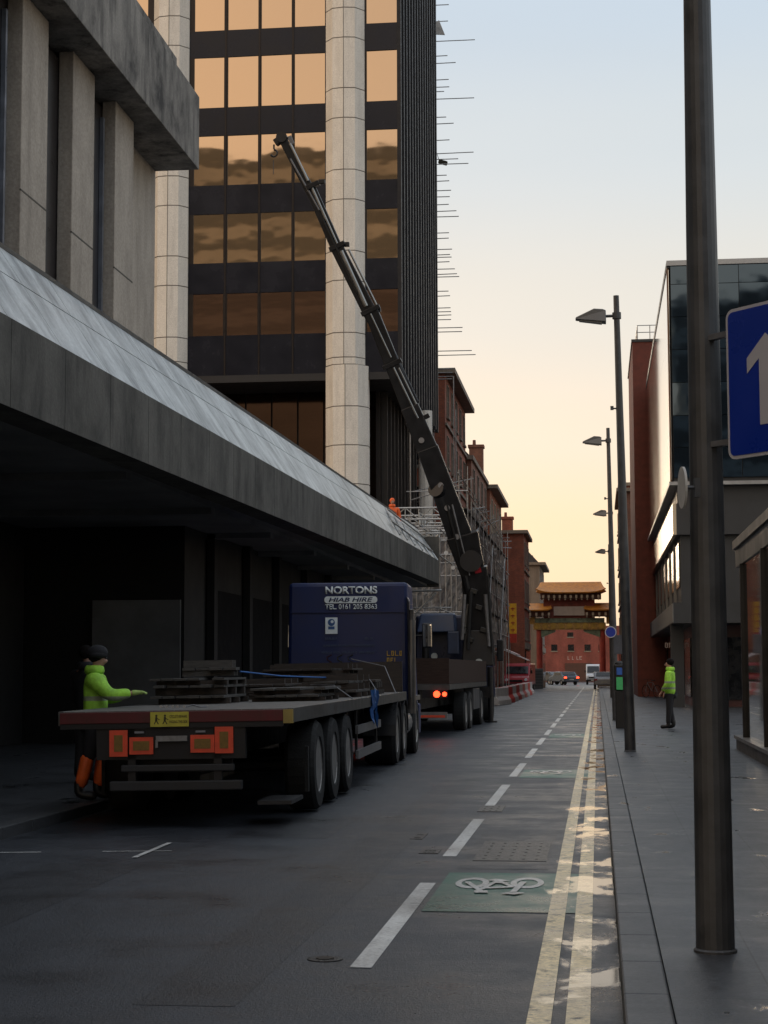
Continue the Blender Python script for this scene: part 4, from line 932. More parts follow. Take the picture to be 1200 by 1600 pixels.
for cx in (-.175,-.085):     # two warning pictograms
    q = MB(); q.lathe([(-.0525,.012),(-.0505,.012)],(cx,0,1.148),'y',12); q.beam((cx,-.0515,1.135),(cx-.004,-.0515,1.095),.022,.002); q.beam((cx,-.0515,1.125),(cx+.034,-.0515,1.105),.008,.002); q.beam((cx-.004,-.0515,1.098),(cx-.024,-.0515,1.062),.01,.002); q.beam((cx,-.0515,1.098),(cx+.02,-.0515,1.062),.01,.002); q.build('pictogram', dkp, yp)
text_obj('plate_lettering','CYCLISTS BEWARE',dkp,yp,(.055,-.0515,1.125),(rad(90),0,0),.028,.185); text_obj('plate_lettering','PASSING THIS SIDE',dkp,yp,(.055,-.0515,1.070),(rad(90),0,0),.028,.185)
MB().box(-.185,.14,-.040,-.021,.885,.94).build('number_plate', mat('number_plate',(.22,.21,.20),.5,0,.25,20), tr)
MB().box(-.19,-.165,-.041,-.021,.82,.9).build('plate_lamp', GALV, tr)
for x_ in (-.36,.28): MB().box(x_-.05,x_+.05,-.036,-.021,.97,.99).build('small_lamp', mat('small_lamp',(.2,.2,.22),.3), tr)
MB().box(-.56,.62,-.02,.06,.575,.645).build('cross_bar', mat('bar_dark',(.025,.025,.027),.6,.1), tr, bevel=.01)
MB().box(-.68,.70,-.03,.07,.38,.48).build('underrun_bar', mat('bar_dark',(.025,.025,.027),.6,.1), tr, bevel=.012)
for x_ in (-.45,.45): MB().box(x_-.04,x_+.04,-.0,.08,.40,1.019).build('bracket', CHASSIS, tr)
for x_ in (-.42,.42): MB().box(x_-.07,x_+.07,.101,LEN-.6,.70,1.099).build('chassis_beam', CHASSIS, tr)
for y_ in (2.3,3.75,5.2): 
    MB().tube((-1.0,y_,.51),(1.0,y_,.51),.07,.07,12).build('axle', CHASSIS, tr)
    for s in (-1,1): wheel(tr,s*1.20,y_,.51,.34,s)
for s in (-1,1):
    MB().box(s*1.15-.02,s*1.15+.02,1.55,1.62,.25,.75).build('mudflap', RUBBER, tr)
    for z_ in (.78,.44): MB().box(s*1.185-.02,s*1.185+.02,6.3,9.5,z_-.065,z_+.05).build('side_guard', mat('guard_alu',(.16,.16,.165),.5,.4,.25), tr)
    for y_ in (6.5,9.2): MB().box(s*1.15-.02,s*1.15+.014,y_,y_+.08,.40,1.05).build('guard_post', CHASSIS, tr)
MB().box(.80,1.16,.35,1.2,.20,.24).build('spray_board', mat('bar_dark',(.025,.025,.027),.6,.1), tr)
MB().box(-1.1,-.3,6.6,8.8,.45,.95).build('pallet_box', CHASSIS, tr, bevel=.02)
MB().box(-.55,.55,.30,.34,.55,.95).build('back_plate', CHASSIS, tr)
for x_ in (.55,.56): MB().tube((x_,10.2,0.1),(x_,10.2,.95),.05,.05,8).build('landing_leg', CHASSIS, tr) if x_==.55 else MB().tube((-x_,10.2,0.1),(-x_,10.2,.95),.05,.05,8).build('landing_leg', CHASSIS, tr)
MB().box(-1.17,1.17,LEN-.06,LEN,1.20,1.75).build('headboard', TIMBER, tr)

TM = wmat(tr)
def on_trailer(x,y,z=1.203): return TM @ Vector((x,y,z))
def stack(label, x, y, w_, l_, layers, m_, m2=None, rz=0, z=1.203, top=None):
    p_ = on_trailer(x,y,z); o = thing('timber_stack',label,'timber stack',tuple(p_),TRZ+rz,'stacks of timber and boards on the trailer'); o.rotation_euler.y = rad(-.9)
    z_ = 0; R_ = random.Random(label)
    for k_ in range(layers):
        th_ = R_.choice((.05,.07,.09)); dx = R_.uniform(-.05,.05); dy = R_.uniform(-.08,.08); sc_=R_.uniform(.82,1.0)
        if k_%2==0:
            n_=3
            for i in range(n_): yy = -l_/2*.8+l_*.8*i/(n_-1); MB().box(-w_/2*sc_+dx,w_/2*sc_+dx,yy-.05,yy+.05,z_,z_+th_).build('bearer', m_, o)
        else:
            q = MB(); n_=max(3,int(w_/.16)); 
            for i in range(n_):
                if R_.random()<.08: continue
                xx = -w_/2+w_*i/n_; e=R_.uniform(-.08,.08); q.box(xx*sc_+dx+.006,(xx+w_/n_)*sc_+dx-.006,-l_/2+dy+e,l_/2+dy+e,z_+.001,z_+.03+R_.uniform(0,.008))
            q.build('board_layer', m2 or m_, o, bevel=.004); th_ = .04
        z_ += th_
    return o
stack('tall uneven stack of old boards at the left rear of the trailer deck',-.62,4.6,1.0,1.6,6,TIMBER,TIMBERG)
stack('grey slab-like pile on top of the tall rear board stack',-.50,4.7,.72,.8,3,TIMBERG,TIMBERG,.12,z=1.203+.345)
stack('low wide stack of boards right of the tall rear stack',.42,5.6,1.0,1.7,4,TIMBER,TIMBERG)
stack('middle stack of boards halfway along the trailer deck',-.45,7.6,1.1,1.6,5,TIMBER,TIMBER)
stack('stack of boards at the right edge halfway along the deck',.62,8.6,.95,2.0,5,TIMBER,TIMBERG)
stack('forward stack of brown boards close to the cab',-.15,11.6,1.5,1.6,9,TIMBER,TIMBER)
stack('low loose boards at the right front of the deck',.7,11.2,.8,1.8,4,TIMBERG,TIMBER,.05)
def strap(label, pts, r=.012, m_=STRAPB, nm='ratchet_strap'):
    o = thing(nm,label,'strap',tuple(pts[0])); q = MB(); q.path([Vector(p_)-Vector(pts[0]) for p_ in pts], r, 6); q.build('webbing', m_, o); return o
strap('blue strap lying across the board stacks on the trailer',[on_trailer(-.25,5.3,1.60),on_trailer(.1,6.6,1.53),on_trailer(.5,7.6,1.50),on_trailer(.9,8.4,1.48)],.011)
strap('grey lashing strap running down to the right deck edge by the low wide stack',[on_trailer(.55,6.3,1.40),on_trailer(.90,6.1,1.39),on_trailer(1.2,5.8,1.2)],.008,GALV)
strap('pale lashing strap over the boards at the middle of the right deck edge',[on_trailer(.2,9.6,1.47),on_trailer(1.05,9.4,1.45),on_trailer(1.22,9.2,1.2)],.008,GALV)
strap('pale lashing strap over the front boards nearest the cab',[on_trailer(.4,12.6,1.8),on_trailer(1.0,12.4,1.66),on_trailer(1.22,12.0,1.2)],.009,GALV)
c0 = on_trailer(1.235,8.1,1.16); bs_ = thing('blue_sheet','crumpled blue sheet hanging over the right deck edge of the trailer','sheet',tuple(c0),TRZ)
q = MB(); R_=random.Random(3)
g_ = [[(R_.uniform(-.02,.05),-.35+i*.075,.14-j*.05+R_.uniform(-.02,.02)-abs(i-4)*.012*j) for j in range(6)] for i in range(10)]
vv = [[q.bm.verts.new(p_) for p_ in row] for row in g_]
for i in range(9):
    for j in range(5): q.bm.faces.new([vv[i][j],vv[i+1][j],vv[i+1][j+1],vv[i][j+1]])
ob = q.build('sheet', CLOTHB, bs_); ob.modifiers.new('t','SOLIDIFY').thickness=.01
c0 = on_trailer(-.95,5.9,1.203); rr_ = thing('red_strap_roll','small dark red strap roll at the left edge of the deck','strap roll',tuple(c0))
MB().lathe([(-.10,.09),(-.10,.11),(.10,.11),(.10,.09)],(0,0,.11),'x',16).build('roll', mat('red_cloth',(.28,.02,.01),.7), rr_)
c0 = on_trailer(-.30,1.3,1.203); ch_ = thing('chain','small heap of pale chain on the rear of the trailer deck','chain',tuple(c0))
q=MB()
for i in range(9): 
    a=Vector((-.13+i*.032,.03*math.sin(i*1.7),.014+.008*(i%2))); q.lathe([(-.006,.016),(.006,.016)],a,'z' if i%2 else 'y',8)
q.build('links', mat('pale_metal',(.4,.4,.4),.4,.6), ch_)
q=MB(); q.path([Vector((.16,.0,.01)),Vector((.22,.05,.03)),Vector((.30,.03,.01)),Vector((.36,.1,.01))],.009,5); q.build('tail', GALV, ch_)

# ================================================================== TRACTOR UNIT
tc0 = TM @ Vector((0,15.3,0)); tu = thing('lorry_cab','dark blue lorry tractor unit with white lettering on the back of its sleeper cab','lorry',(tc0.x,tc0.y,0),TRZ)
cb_ = MB(); cb_.hull8([(-1.16,0,1.05),(1.16,0,1.05),(1.16,2.3,.75),(-1.16,2.3,.75)],[(-1.14,0.02,3.27),(1.14,.02,3.27),(1.08,1.75,3.30),(-1.08,1.75,3.30)])
cab_o = cb_.build('cab', CABBLUE, tu, bevel=.07)
for z_ in (2.70,1.62): MB().box(-1.10,1.10,-.010,.02,z_,z_+.018).build('seam', CABBLUE, cab_o)
LT = text_obj('lettering_name','NORTONS',LETTER,cab_o,(.065,-.008,3.055),(rad(90),0,0),.145,.99,.035,.006)
hb = MB().prism([(x_*1.0+.055,y_+2.945) for x_,y_ in rrect(1.01,.13,.06)],-.010,.01,'y').build('lettering_box', LETTER, cab_o)
text_obj('lettering_hire','HIAB HIRE',CABBLUE,cab_o,(.055,-.013,2.905),(rad(90),0,0),.082,.84,.02,.004,shear=.25)
text_obj('lettering_phone','TEL. 0161 205 8363',LETTER,cab_o,(.06,-.008,2.765),(rad(90),0,0),.098,.99,.012,.006)
st_ = MB().box(-.43,-.20,-.012,.01,2.30,2.61).build('sticker', LETTER, cab_o)
stb = mat('sticker_blue',(.02,.09,.26),.5)
MB().lathe([(-.016,.068),(-.0125,.068)],(-.315,0,2.515),'y',20).build('sticker_emblem', stb, st_); MB().lathe([(-.019,.028),(-.0165,.028)],(-.300,0,2.53),'y',16).build('sticker_emblem', LETTER, st_)
MB().box(-.375,-.255,-.016,-.0125,2.385,2.44).build('sticker_emblem', stb, st_)
fnt = mat('faint_letter',(.05,.075,.13),.5)
for i,(xa_,xb_,z_,h_) in enumerate(((-.43,-.20,2.19,.04),(.32,.52,2.19,.04),(-.47,.55,2.06,.035),(-.50,.50,1.93,.035))): glyphs('small_lettering', fnt, cab_o, xa_, xb_, -.003, z_, h_, i)
for i in range(2): glyphs('yellow_lettering', YELLET, cab_o, .74, 1.0, -.004, 1.88-i*.13, .095, 20+i)
MB().tube((1.22,-.12,.8),(1.22,-.12,2.55),.075,.075,14).tube((1.22,-.12,2.55),(1.22,-.16,2.75),.05,.05,10).build('exhaust_stack', mat('stack_grey',(.13,.125,.12),.35,.7,.3), tu)
MB().hull8([(1.17,-.02,1.1),(1.21,-.25,1.1),(1.23,-.25,1.1),(1.19,.3,1.1)],[(1.12,.0,3.0),(1.17,-.12,2.9),(1.19,-.12,2.9),(1.13,.3,3.0)]).build('side_deflector', mat('deflector_grey',(.10,.10,.11),.35,.3,.2), tu)
for s in (-1,1):
    m_ = MB(); m_.box(s*1.36-.10,s*1.36+.10,2.0,2.08,2.05,2.55); mo = m_.build('mirror', BLACK, tu, bevel=.03)
    MB().box(s*1.36-.085,s*1.36+.085,1.985,1.998,2.08,2.52).build('mirror_glass', mirror_glass('mirror_glass',(.9,.9,.9),.02,.0), mo)
    MB().tube((s*1.1,2.05,2.3),(s*1.28,2.05,2.3),.018,.018,6).build('mirror_arm', BLACK, mo)
MB().box(-1.42,-1.24,.9,.96,1.55,1.72).build('side_lamp', mat('bright_plate',(.6,.62,.65),.3), tu)
MB().box(-.45,.45,-4.2,2.2,.62,.95).build('chassis', CHASSIS, tu)
for i_,(x_,c_) in enumerate(((-.35,(.04,.01,.01)),(-.15,(.03,.025,.01)),(.05,(.02,.02,.02)))):
    q=MB(); pts=[Vector((x_+.06*math.cos(t_*2.2),-.15-.05*t_*.25+.06*math.sin(t_*2.2),1.9-.045*t_)) for t_ in range(16)]; q.path(pts,.012,5).build('air_line', mat('air_line_%s'%('red','yellow','black')[i_],c_,.5), tu)
MB().box(-.2,.45,-.05,-.012,1.25,1.6).build('vent_grille', BLACK, cab_o)
for y_,dbl in ((-2.9,1),(-1.5,1),(1.35,0)):
    MB().tube((-1.0,y_,.51),(1.0,y_,.51),.07,.07,12).build('axle', CHASSIS, tu)
    for s in (-1,1): wheel(tu,s*1.20,y_,.51,.55 if dbl else .32,s,CHROME if not dbl else RIM)
for s in (-1,1):
    for y_ in (-2.9,-1.5):
        q = MB(); n_=10
        for i in range(n_):
            t0,t1 = math.pi*i/n_, math.pi*(i+1)/n_
            q.hull8([(s*.66,y_+.58*math.cos(t0),.51+.58*math.sin(t0)),(s*1.22,y_+.58*math.cos(t0),.51+.58*math.sin(t0)),(s*1.22,y_+.58*math.cos(t1),.51+.58*math.sin(t1)),(s*.66,y_+.58*math.cos(t1),.51+.58*math.sin(t1))],
                    [(s*.66,y_+.6*math.cos(t0),.51+.6*math.sin(t0)),(s*1.22,y_+.6*math.cos(t0),.51+.6*math.sin(t0)),(s*1.22,y_+.6*math.cos(t1),.51+.6*math.sin(t1)),(s*.66,y_+.6*math.cos(t1),.51+.6*math.sin(t1))])
        q.build('mudguard', mat('mudguard',(.03,.03,.032),.35,.1), tu)
    MB().tube((s*.9,-.75,.62),(s*.9,.65,.62),.27,.27,20).build('fuel_tank', GALV, tu)
    MB().box(s*1.13,s*1.22,.75,1.95,1.03,1.12).build('wheel_arch', CHROME, tu)
    MB().box(min(s*.9,s*1.20),max(s*.9,s*1.20),1.95,2.35,.35,.95).build('step', CABBLUE, tu, bevel=.04)
MB().box(-1.15,1.15,2.31,2.42,.35,.95).build('bumper', CABBLUE, tu, bevel=.04)
MB().box(-1.0,1.0,1.9,1.96,1.9,2.8).build('windscreen', DGLASS, tu) if False else None

# ================================================================== CRANE LORRY
ct = thing('crane_lorry','dark crane lorry with brown tray boards, lit red tail lamps and a long raised boom','crane lorry',(-4.83,43.0,0),rad(-1.0))
MB().box(-1.25,1.25,0,11.3,1.13,1.27).build('tray_floor', CHASSIS, ct, bevel=.01)
MB().box(-1.25,1.25,-.01,.03,1.275,1.90).build('tail_board', TRAYBOARD, ct)
for s in (-1,1):
    MB().box(s*1.235-.015,s*1.235+.015,.031,11.3,1.275,1.88).build('side_board', TRAYBOARD, ct)
    MB().box(s*1.24-.02,s*1.24+.02,0,11.3,1.14,1.262).build('tray_rail', DECKEDGE, ct)
MB().box(-1.25,1.25,-.02,-.001,1.13,1.26).build('tail_rail', DECKEDGE, ct)
MB().box(-.5,.5,.2,15.8,.65,1.129).build('chassis', CHASSIS, ct)
for s in (-1,1):
    for dx,r_ in ((.95,.08),(1.14,.055)):
        MB().lathe([(-.06,r_),(-.02,r_)],(s*dx,0,1.03),'y',20).build('tail_lamp', LAMPRED, ct)
    MB().box(s*.9-.3,s*.9+.3,-.019,.05,.94,1.129).build('lamp_board', CHASSIS, ct)
MB().box(-1.2,1.2,-.06,.03,.45,.60).build('underrun_bar', mat('bumper_pale',(.20,.18,.17),.45,.3), ct); MB().box(.4,1.15,-.066,-.0601,.47,.525).build('red_stripe', MARKRED, ct)
for y_ in (4.9,6.35,10.0,14.3):
    MB().tube((-1.0,y_,.51),(1.0,y_,.51),.07,.07,12).build('axle', CHASSIS, ct)
    for s in (-1,1): wheel(ct,s*1.22,y_,.51,.34,s)
for s in (-1,1): MB().box(s*1.1-.15,s*1.1+.12,7.2,9.2,.5,1.1).build('tool_box', mat('tool_box',(.10,.10,.105),.45,.4), ct, bevel=.02)
MB().hull8([(-1.22,13.2,1.0),(1.22,13.2,1.0),(1.22,15.6,.7),(-1.22,15.6,.7)],[(-1.15,13.25,3.35),(1.15,13.25,3.35),(1.1,15.0,3.35),(-1.1,15.0,3.35)]).build('cab', mat('cab_dark_blue',(.012,.02,.055),.35,.1), ct, bevel=.08)
MB().hull8([(-1.05,12.6,2.80),(.2,12.6,2.80),(.2,13.2,2.85),(-1.05,13.2,2.85)],[(-.95,12.8,3.38),(.15,12.8,3.38),(.15,13.2,3.42),(-.95,13.2,3.42)]).build('locker', CABBLUE2, ct, bevel=.05)
MB().tube((-.75,12.55,1.6),(-.75,12.55,2.35),.12,.11,12).build('hydraulic_tank', CHASSIS, ct)
MB().lathe([(-.05,.1),(.05,.1)],(-.45,12.3,2.05),'y',14).build('work_lamp', mat('lamp_pale',(.35,.37,.36),.3), ct)
MB().lathe([(-.08,.11),(.08,.11)],(1.0,11.6,1.85),'y',14).build('hose_reel', mat('lamp_pale',(.35,.37,.36),.3), ct)
for s in (-1,1):
    mo = MB().box(s*1.42-.10,s*1.42+.10,14.9,15.0,1.9,2.6).build('mirror', BLACK, ct, bevel=.03); MB().tube((s*1.15,14.95,2.4),(s*1.34,14.95,2.4),.02,.02,6).build('mirror_arm', BLACK, mo)
# stabiliser beam and leg
MB().box(-1.3,1.3,11.9,12.25,.75,1.1).build('stabiliser_beam', CRANE, ct); 
for s in (-1,1): MB().tube((s*1.32,12.05,.05),(s*1.32,12.05,1.7),.08,.10,12).lathe([(0,.2),(.05,.2)],(s*1.32,12.05,.0),'z',16).build('stabiliser_leg', CRANE, ct)
def yb(t): return 55.4-3.0*t         # boom leans slightly towards the camera
def BP(px,py): t = max(0,min(1,(960-py)/(960-212))); return P(px,py,yb(t))
def bbeam(nm, a, c, w0, h0, w1=None, h1=None, m_=CRANE, bevel=.03): 
    return MB().beam(BP(*a),BP(*c),w0,h0,w1,h1).build(nm, m_, ct, True, bevel=bevel)
# column
bbeam('crane_base',(748,1040),(748,985),1.0,1.0,.85,.85)
bbeam('crane_column',(748,990),(741,885),.82,.7,.80,.6)
MB().tube(BP(737,878)-Vector((0,.45,0)),BP(737,878)+Vector((0,.45,0)),.34,.34,20).build('slew_pivot', CRANE, ct, True)
bbeam('knuckle',(742,905),(722,835),.72,.62,1.00,.6)
bbeam('inner_boom',(728,862),(668,700),.78,.50,.66,.48)
bbeam('inner_boom',(672,712),(640,635),.66,.46,.56,.44)
bbeam('boom_section',(650,662),(579,484),.50,.36,.44,.34)
bbeam('boom_section',(584,500),(524,382),.44,.32,.40,.30)
bbeam('boom_section',(530,396),(486,296),.36,.27,.34,.26)
bbeam('boom_section',(490,308),(440,214),.31,.23,.26,.20)
for a,w_ in (((489,290),.42),((527,385),.52),((579,485),.62),((613,569),.62),((653,657),.78)):
    p0 = BP(*a); d = (BP(a[0]-8,a[1]-17)-p0).normalized(); MB().beam(p0-d*.07,p0+d*.07,w_,.42).build('collar', CRANE, ct, True, bevel=.01)
off = lambda a,dx,dy=0: (a[0]+dx,a[1]+dy)
def rod(nm,a,c,r,m_,dy=-.25): 
    p0,p1 = BP(*a),BP(*c); p0=p0+Vector((0,dy,0)); p1=p1+Vector((0,dy,0)); MB().tube(p0,p1,r,r,10).build(nm,m_,ct,True)
rod('extension_rod',(454,226),(482,284),.045,CHROME,-.12); rod('extension_rod',(487,292),(528,384),.05,CHROME,-.12)
rod('extension_cylinder',(534,394),(573,480),.075,CHROME,-.16); rod('extension_rod',(545,390),(590,480),.035,CHROME,-.05)
rod('extension_cylinder',(588,492),(652,628),.055,CRANE,-.05); rod('extension_rod',(580,492),(612,560),.03,CHROME,-.18)
rod('extension_rod',(616,576),(654,655),.035,CHROME,-.2); rod('extension_rod',(624,576),(662,655),.03,CHROME,-.15)
rod('hose_track',(455,250),(500,330),.03,GALV,-.14); rod('hose_track',(506,345),(560,460),.03,RUBBER,-.2)
# side fittings on the collars
for a in ((541,382),(590,484),(503,284),(520,390)):
    p0=BP(*a); MB().obox(p0,.20,.12,.14).build('roller_bracket', CRANE, ct, True, bevel=.02)
# sag bulge under the lower boom and lift cylinders
MB().tube(BP(682,765)-Vector((0,.3,0)),BP(692,772)+Vector((0,.2,0)),.26,.26,14).build('cylinder_head', CRANE, ct, True)
rod('lift_cylinder',(688,772),(712,850),.13,CRANE,-.15); rod('lift_rod',(712,850),(727,900),.075,CHROME,-.15); rod('lift_cylinder',(727,900),(738,955),.12,CRANE,-.3)
rod('lift_rod',(733,945),(727,990),.07,CHROME,-.5); rod('hose',(700,790),(722,880),.03,RUBBER,-.35); rod('hose',(708,790),(735,900),.025,GALV,-.38)
MB().beam(BP(744,878)+Vector((0,-.36,0)),BP(749,896)+Vector((0,-.36,0)),.20,.02).build('red_plate', REDP, ct, True)
MB().beam(BP(738,868)+Vector((0,-.36,0)),BP(741,874)+Vector((0,-.36,0)),.18,.02).build('maker_plate', GALV, ct, True)
for i,(a_,b_,w_) in enumerate((((724,1000),(728,930),.06),((733,1015),(738,925),.05),((766,1010),(760,930),.06),((771,1020),(764,900),.04))):
    rod('hose',a_,b_,w_,RUBBER if i%2 else GALV,-.55)
for a_ in ((736,1000),(757,985),(750,950),(742,925)): MB().obox(BP(*a_)+Vector((0,-.5,0)),.22,.12,.16,Matrix.Rotation(.3,3,'Y')).build('valve_block', mat('valve_block',(.03,.03,.03),.3,.5), ct, True, bevel=.02)
MB().obox(BP(728,1005)+Vector((-.35,-.5,0)),.35,.3,.7).build('control_box', mat('control_box',(.02,.03,.06),.5), ct, True, bevel=.03)
for a_ in ((700,795),(715,840),(690,760),(660,690)): 
    p0=BP(*a_); MB().tube(p0+Vector((0,-.32,0)),p0+Vector((0,-.26,0)),.09,.09,10).build('pin', GALV, ct, True)
# hose loop
q=MB(); pts=[]
for i in range(11):
    t=-1.4+i*2.9/10; pts.append(BP(757+11*math.cos(t),945-17*math.sin(t))+Vector((0,-.3,0)))
q.path(pts,.035,6).build('hose_loop', RUBBER, ct, True)
# boom tip with hook
MB().tube(BP(441,216)-Vector((0,.16,0)),BP(441,216)+Vector((0,.16,0)),.17,.17,16).build('tip_sheave', CRANE, ct, True)
MB().beam(BP(447,212),BP(430,224),.22,.2).build('tip_bracket', CRANE, ct, True, bevel=.02)
bt = MB().beam(BP(452,213),BP(457,225),.12,.15).build('tip_light', GALV, ct, True)
hk = MB(); hp = BP(428,226); pts = [hp, hp+Vector((0,0,-.14))]
hk.path(pts,.028,8); c0 = hp+Vector((.0,0,-.27))
arc = [c0+Vector((math.sin(t)*.10,0,math.cos(t)*.11)) for t in [i*4.3/12 for i in range(13)]]; hk.path(arc,.03,8); hk.build('hook', CRANE, ct, True)
ln = MB(); ln.tube(BP(427,250)+Vector((0,.0,.0)),P(427,272,yb(1)),.012,.012,5); ln.build('tag_line', CRANE, ct, True)

# ================================================================== SCAFFOLD GANTRY + SHEETED SCAFFOLD (left pavement)
ga = thing('scaffold_gantry','pale aluminium lattice beam gantry over the end of the canopy','scaffold',(-6.5,67,0))
def lattice(p0,p1,h,name='lattice_beam'):
    q=MB(); p0,p1=Vector(p0),Vector(p1); up_=Vector((0,0,h)); q.tube(p0,p1,.035,.035,6); q.tube(p0+up_,p1+up_,.035,.035,6); n_=max(3,int((p1-p0).length/h/1.1))
    for i in range(n_):
        a=p0.lerp(p1,i/n_); c=p0.lerp(p1,(i+1)/n_); q.tube(a,c+up_ if i%2==0 else c+up_,.022,.022,5) if i%2==0 else q.tube(a+up_,c,.022,.022,5); q.tube(a,a+up_,.02,.02,5)
    q.build(name, ALU, ga, True)
for Y_,x0p,x1p,yt,yb_ in ((66.6,612,697,794,812),(67.8,620,700,806,823),(69.2,630,705,818,834),(71,640,712,830,845)):
    a=P(x0p,yb_,Y_); c=P(x1p,yb_,Y_); h_=P(x0p,yt,Y_).z-a.z; lattice(a,(c.x,Y_,a.z),h_)
for px_ in (655,690): 
    a=P(px_,820,66.6); lattice(a,(a.x,76,a.z),.45)
# sloping lattice down the parapet
for i in range(6):
    a=P(598+i*9,800+i*9,61.0+i*.8); c=P(628+i*9,838+i*11,61.0+i*.8); c=PX(625+i*9,838+i*11,-5.75)
    MB().tube(PX(600+i*11,797+i*8,-6.62)+Vector((0,0,.1)), PX(622+i*12,838+i*8,-5.78)+Vector((0.05,0,.05)),.03,.03,6).build('raker', ALU, ga, True)
MB().tube(PX(606,806,-6.35)+Vector((.0,0,.2)),PX(668,852,-6.35)+Vector((0,0,.2)),.03,.03,6).build('ledger', ALU, ga, True)
MB().tube(PX(612,822,-6.0)+Vector((.0,0,.15)),PX(676,868,-6.0)+Vector((0,0,.15)),.03,.03,6).build('ledger', ALU, ga, True)
R_=random.Random(11)
for X_ in (-8.3,-7.0,-5.85):
    for Y_ in (66.4,69.0,71.6,74.2): MB().tube((X_,Y_,PZ),(X_,Y_,7.4 if X_<-6 else 6.6),.028,.028,6).build('standard', SCAF, ga, True)
for z_ in (3.9,5.9,6.9):
    for X_ in (-7.0,-5.83): MB().tube((X_,66.0,z_),(X_,74.8,z_),.028,.028,6).build('ledger', SCAF, ga, True)
    for Y_ in (66.45,71.65): MB().tube((-8.9,Y_,z_+.06),(-5.4,Y_,z_+.06),.028,.028,6).build('transom', SCAF, ga, True)
MB().tube(P(646,962,66.2),P(681,926,66.2),.05,.05,6).build('brace', ALU, ga, True); MB().tube(P(640,924,66.2),P(690,922,66.2),.045,.045,6).build('transom', ALU, ga, True)
MB().tube((-8.2,66.3,4.2),(-5.9,66.3,6.7),.028,.028,6).build('brace', SCAF, ga, True); MB().tube((-5.8,66.5,.4),(-5.8,74,3.8),.028,.028,6).build('brace', SCAF, ga, True)
for i,(px_,py_) in enumerate(((680,853),(697,864),(708,887))): 
    MB().lathe([(-.02,.08),(.02,.08)],P(px_,py_,65.9),'y',10).build('clamp_plate', mat('bright_alu',(.7,.7,.7),.3,.5), ga, True)

ss = thing('sheeted_scaffold','scaffold wrapped in crumpled grey debris netting over the left pavement behind the crane','scaffold',(-6.5,95,0))
def crumple(name, fx, nu, nv, amp, m_, seed=0):
    q=MB(); V_=[]
    for i in range(nu+1):
        row=[]
        for j in range(nv+1):
            p_,nrm = fx(i/nu,j/nv); d=noise.fractal(Vector((i*.11+seed,j*.16,seed)),.8,2.1,4)*amp + amp*1.1*abs(noise.noise(Vector((i*.10+j*.22,j*.04,seed)))) - amp*.8*abs(noise.noise(Vector((i*.21-j*.17,j*.09,seed+4)))); row.append(q.bm.verts.new(Vector(p_)+Vector(nrm)*d))
        V_.append(row)
    for i in range(nu):
        for j in range(nv): q.bm.faces.new([V_[i][j],V_[i+1][j],V_[i+1][j+1],V_[i][j+1]])
    o=q.build(name, m_, ss, True); return o
crumple('debris_netting', lambda u,v: ((-5.75,77+u*36,2.9+v*(5.7+.8*math.sin(u*7)**2)),(1,0,0)), 150, 48, .13, NET, 1)
crumple('debris_netting', lambda u,v: ((-8.2+u*2.5,76.9,2.9+v*(3.6+u*2.0)),(0,-1,0)), 40, 40, .10, NET, 5)
for Y_ in (77.3,82,88,94,100,106,112):
    MB().tube((-5.95,Y_,PZ),(-5.95,Y_,10.4),.03,.03,6).build('standard', SCAF, ss, True); MB().tube((-8.1,Y_,PZ),(-8.1,Y_,12.5),.03,.03,6).build('standard', SCAF, ss, True)
for z_ in (2.7,4.7,6.7,8.7,10.2):
    MB().tube((-5.95,76.6,z_),(-5.95,113.5,z_),.03,.03,6).build('ledger', SCAF, ss, True)
for i in range(16):
    Y_=78+i*2.3; z_=9.2+R_.uniform(-.4,1.6); MB().tube((-8.2,Y_,z_-R_.uniform(0,1)),(-5.1-R_.uniform(0,.8),Y_+R_.uniform(-1,1),z_+R_.uniform(-.4,.6)),.028,.028,6).build('tube', SCAF, ss, True)
for z_ in (3.7,5.7,7.7,9.4):
    MB().tube((-5.55,76.6,z_),(-5.55,113.5,z_),.026,.026,6).build('guard_rail', SCAF, ss, True); MB().tube((-8.2,76.6,z_),(-5.5,76.6,z_),.026,.026,6).build('guard_rail', SCAF, ss, True)
for Y_ in (77.3,79.5,82,85,88,91,94,97,100,103,106,109,112): MB().tube((-5.57,Y_,PZ),(-5.57,Y_,9.3+R_.uniform(0,1.3)),.027,.027,6).build('standard', SCAF, ss, True)
for i in range(6): MB().tube((-5.52,77.3+i*6,2.7+(i%2)*5.6),(-5.52,83.3+i*6,8.3-(i%2)*5.6),.026,.026,6).build('brace', SCAF, ss, True)
for z_ in (4.65,6.65,8.65): MB().box(-5.86,-5.60,77,113,z_,z_+.05).build('scaffold_board', TIMBERG, ss, True)
MB().box(-8.0,-5.9,77,113,2.55,2.65).build('boarded_lift', TIMBERG, ss, True)
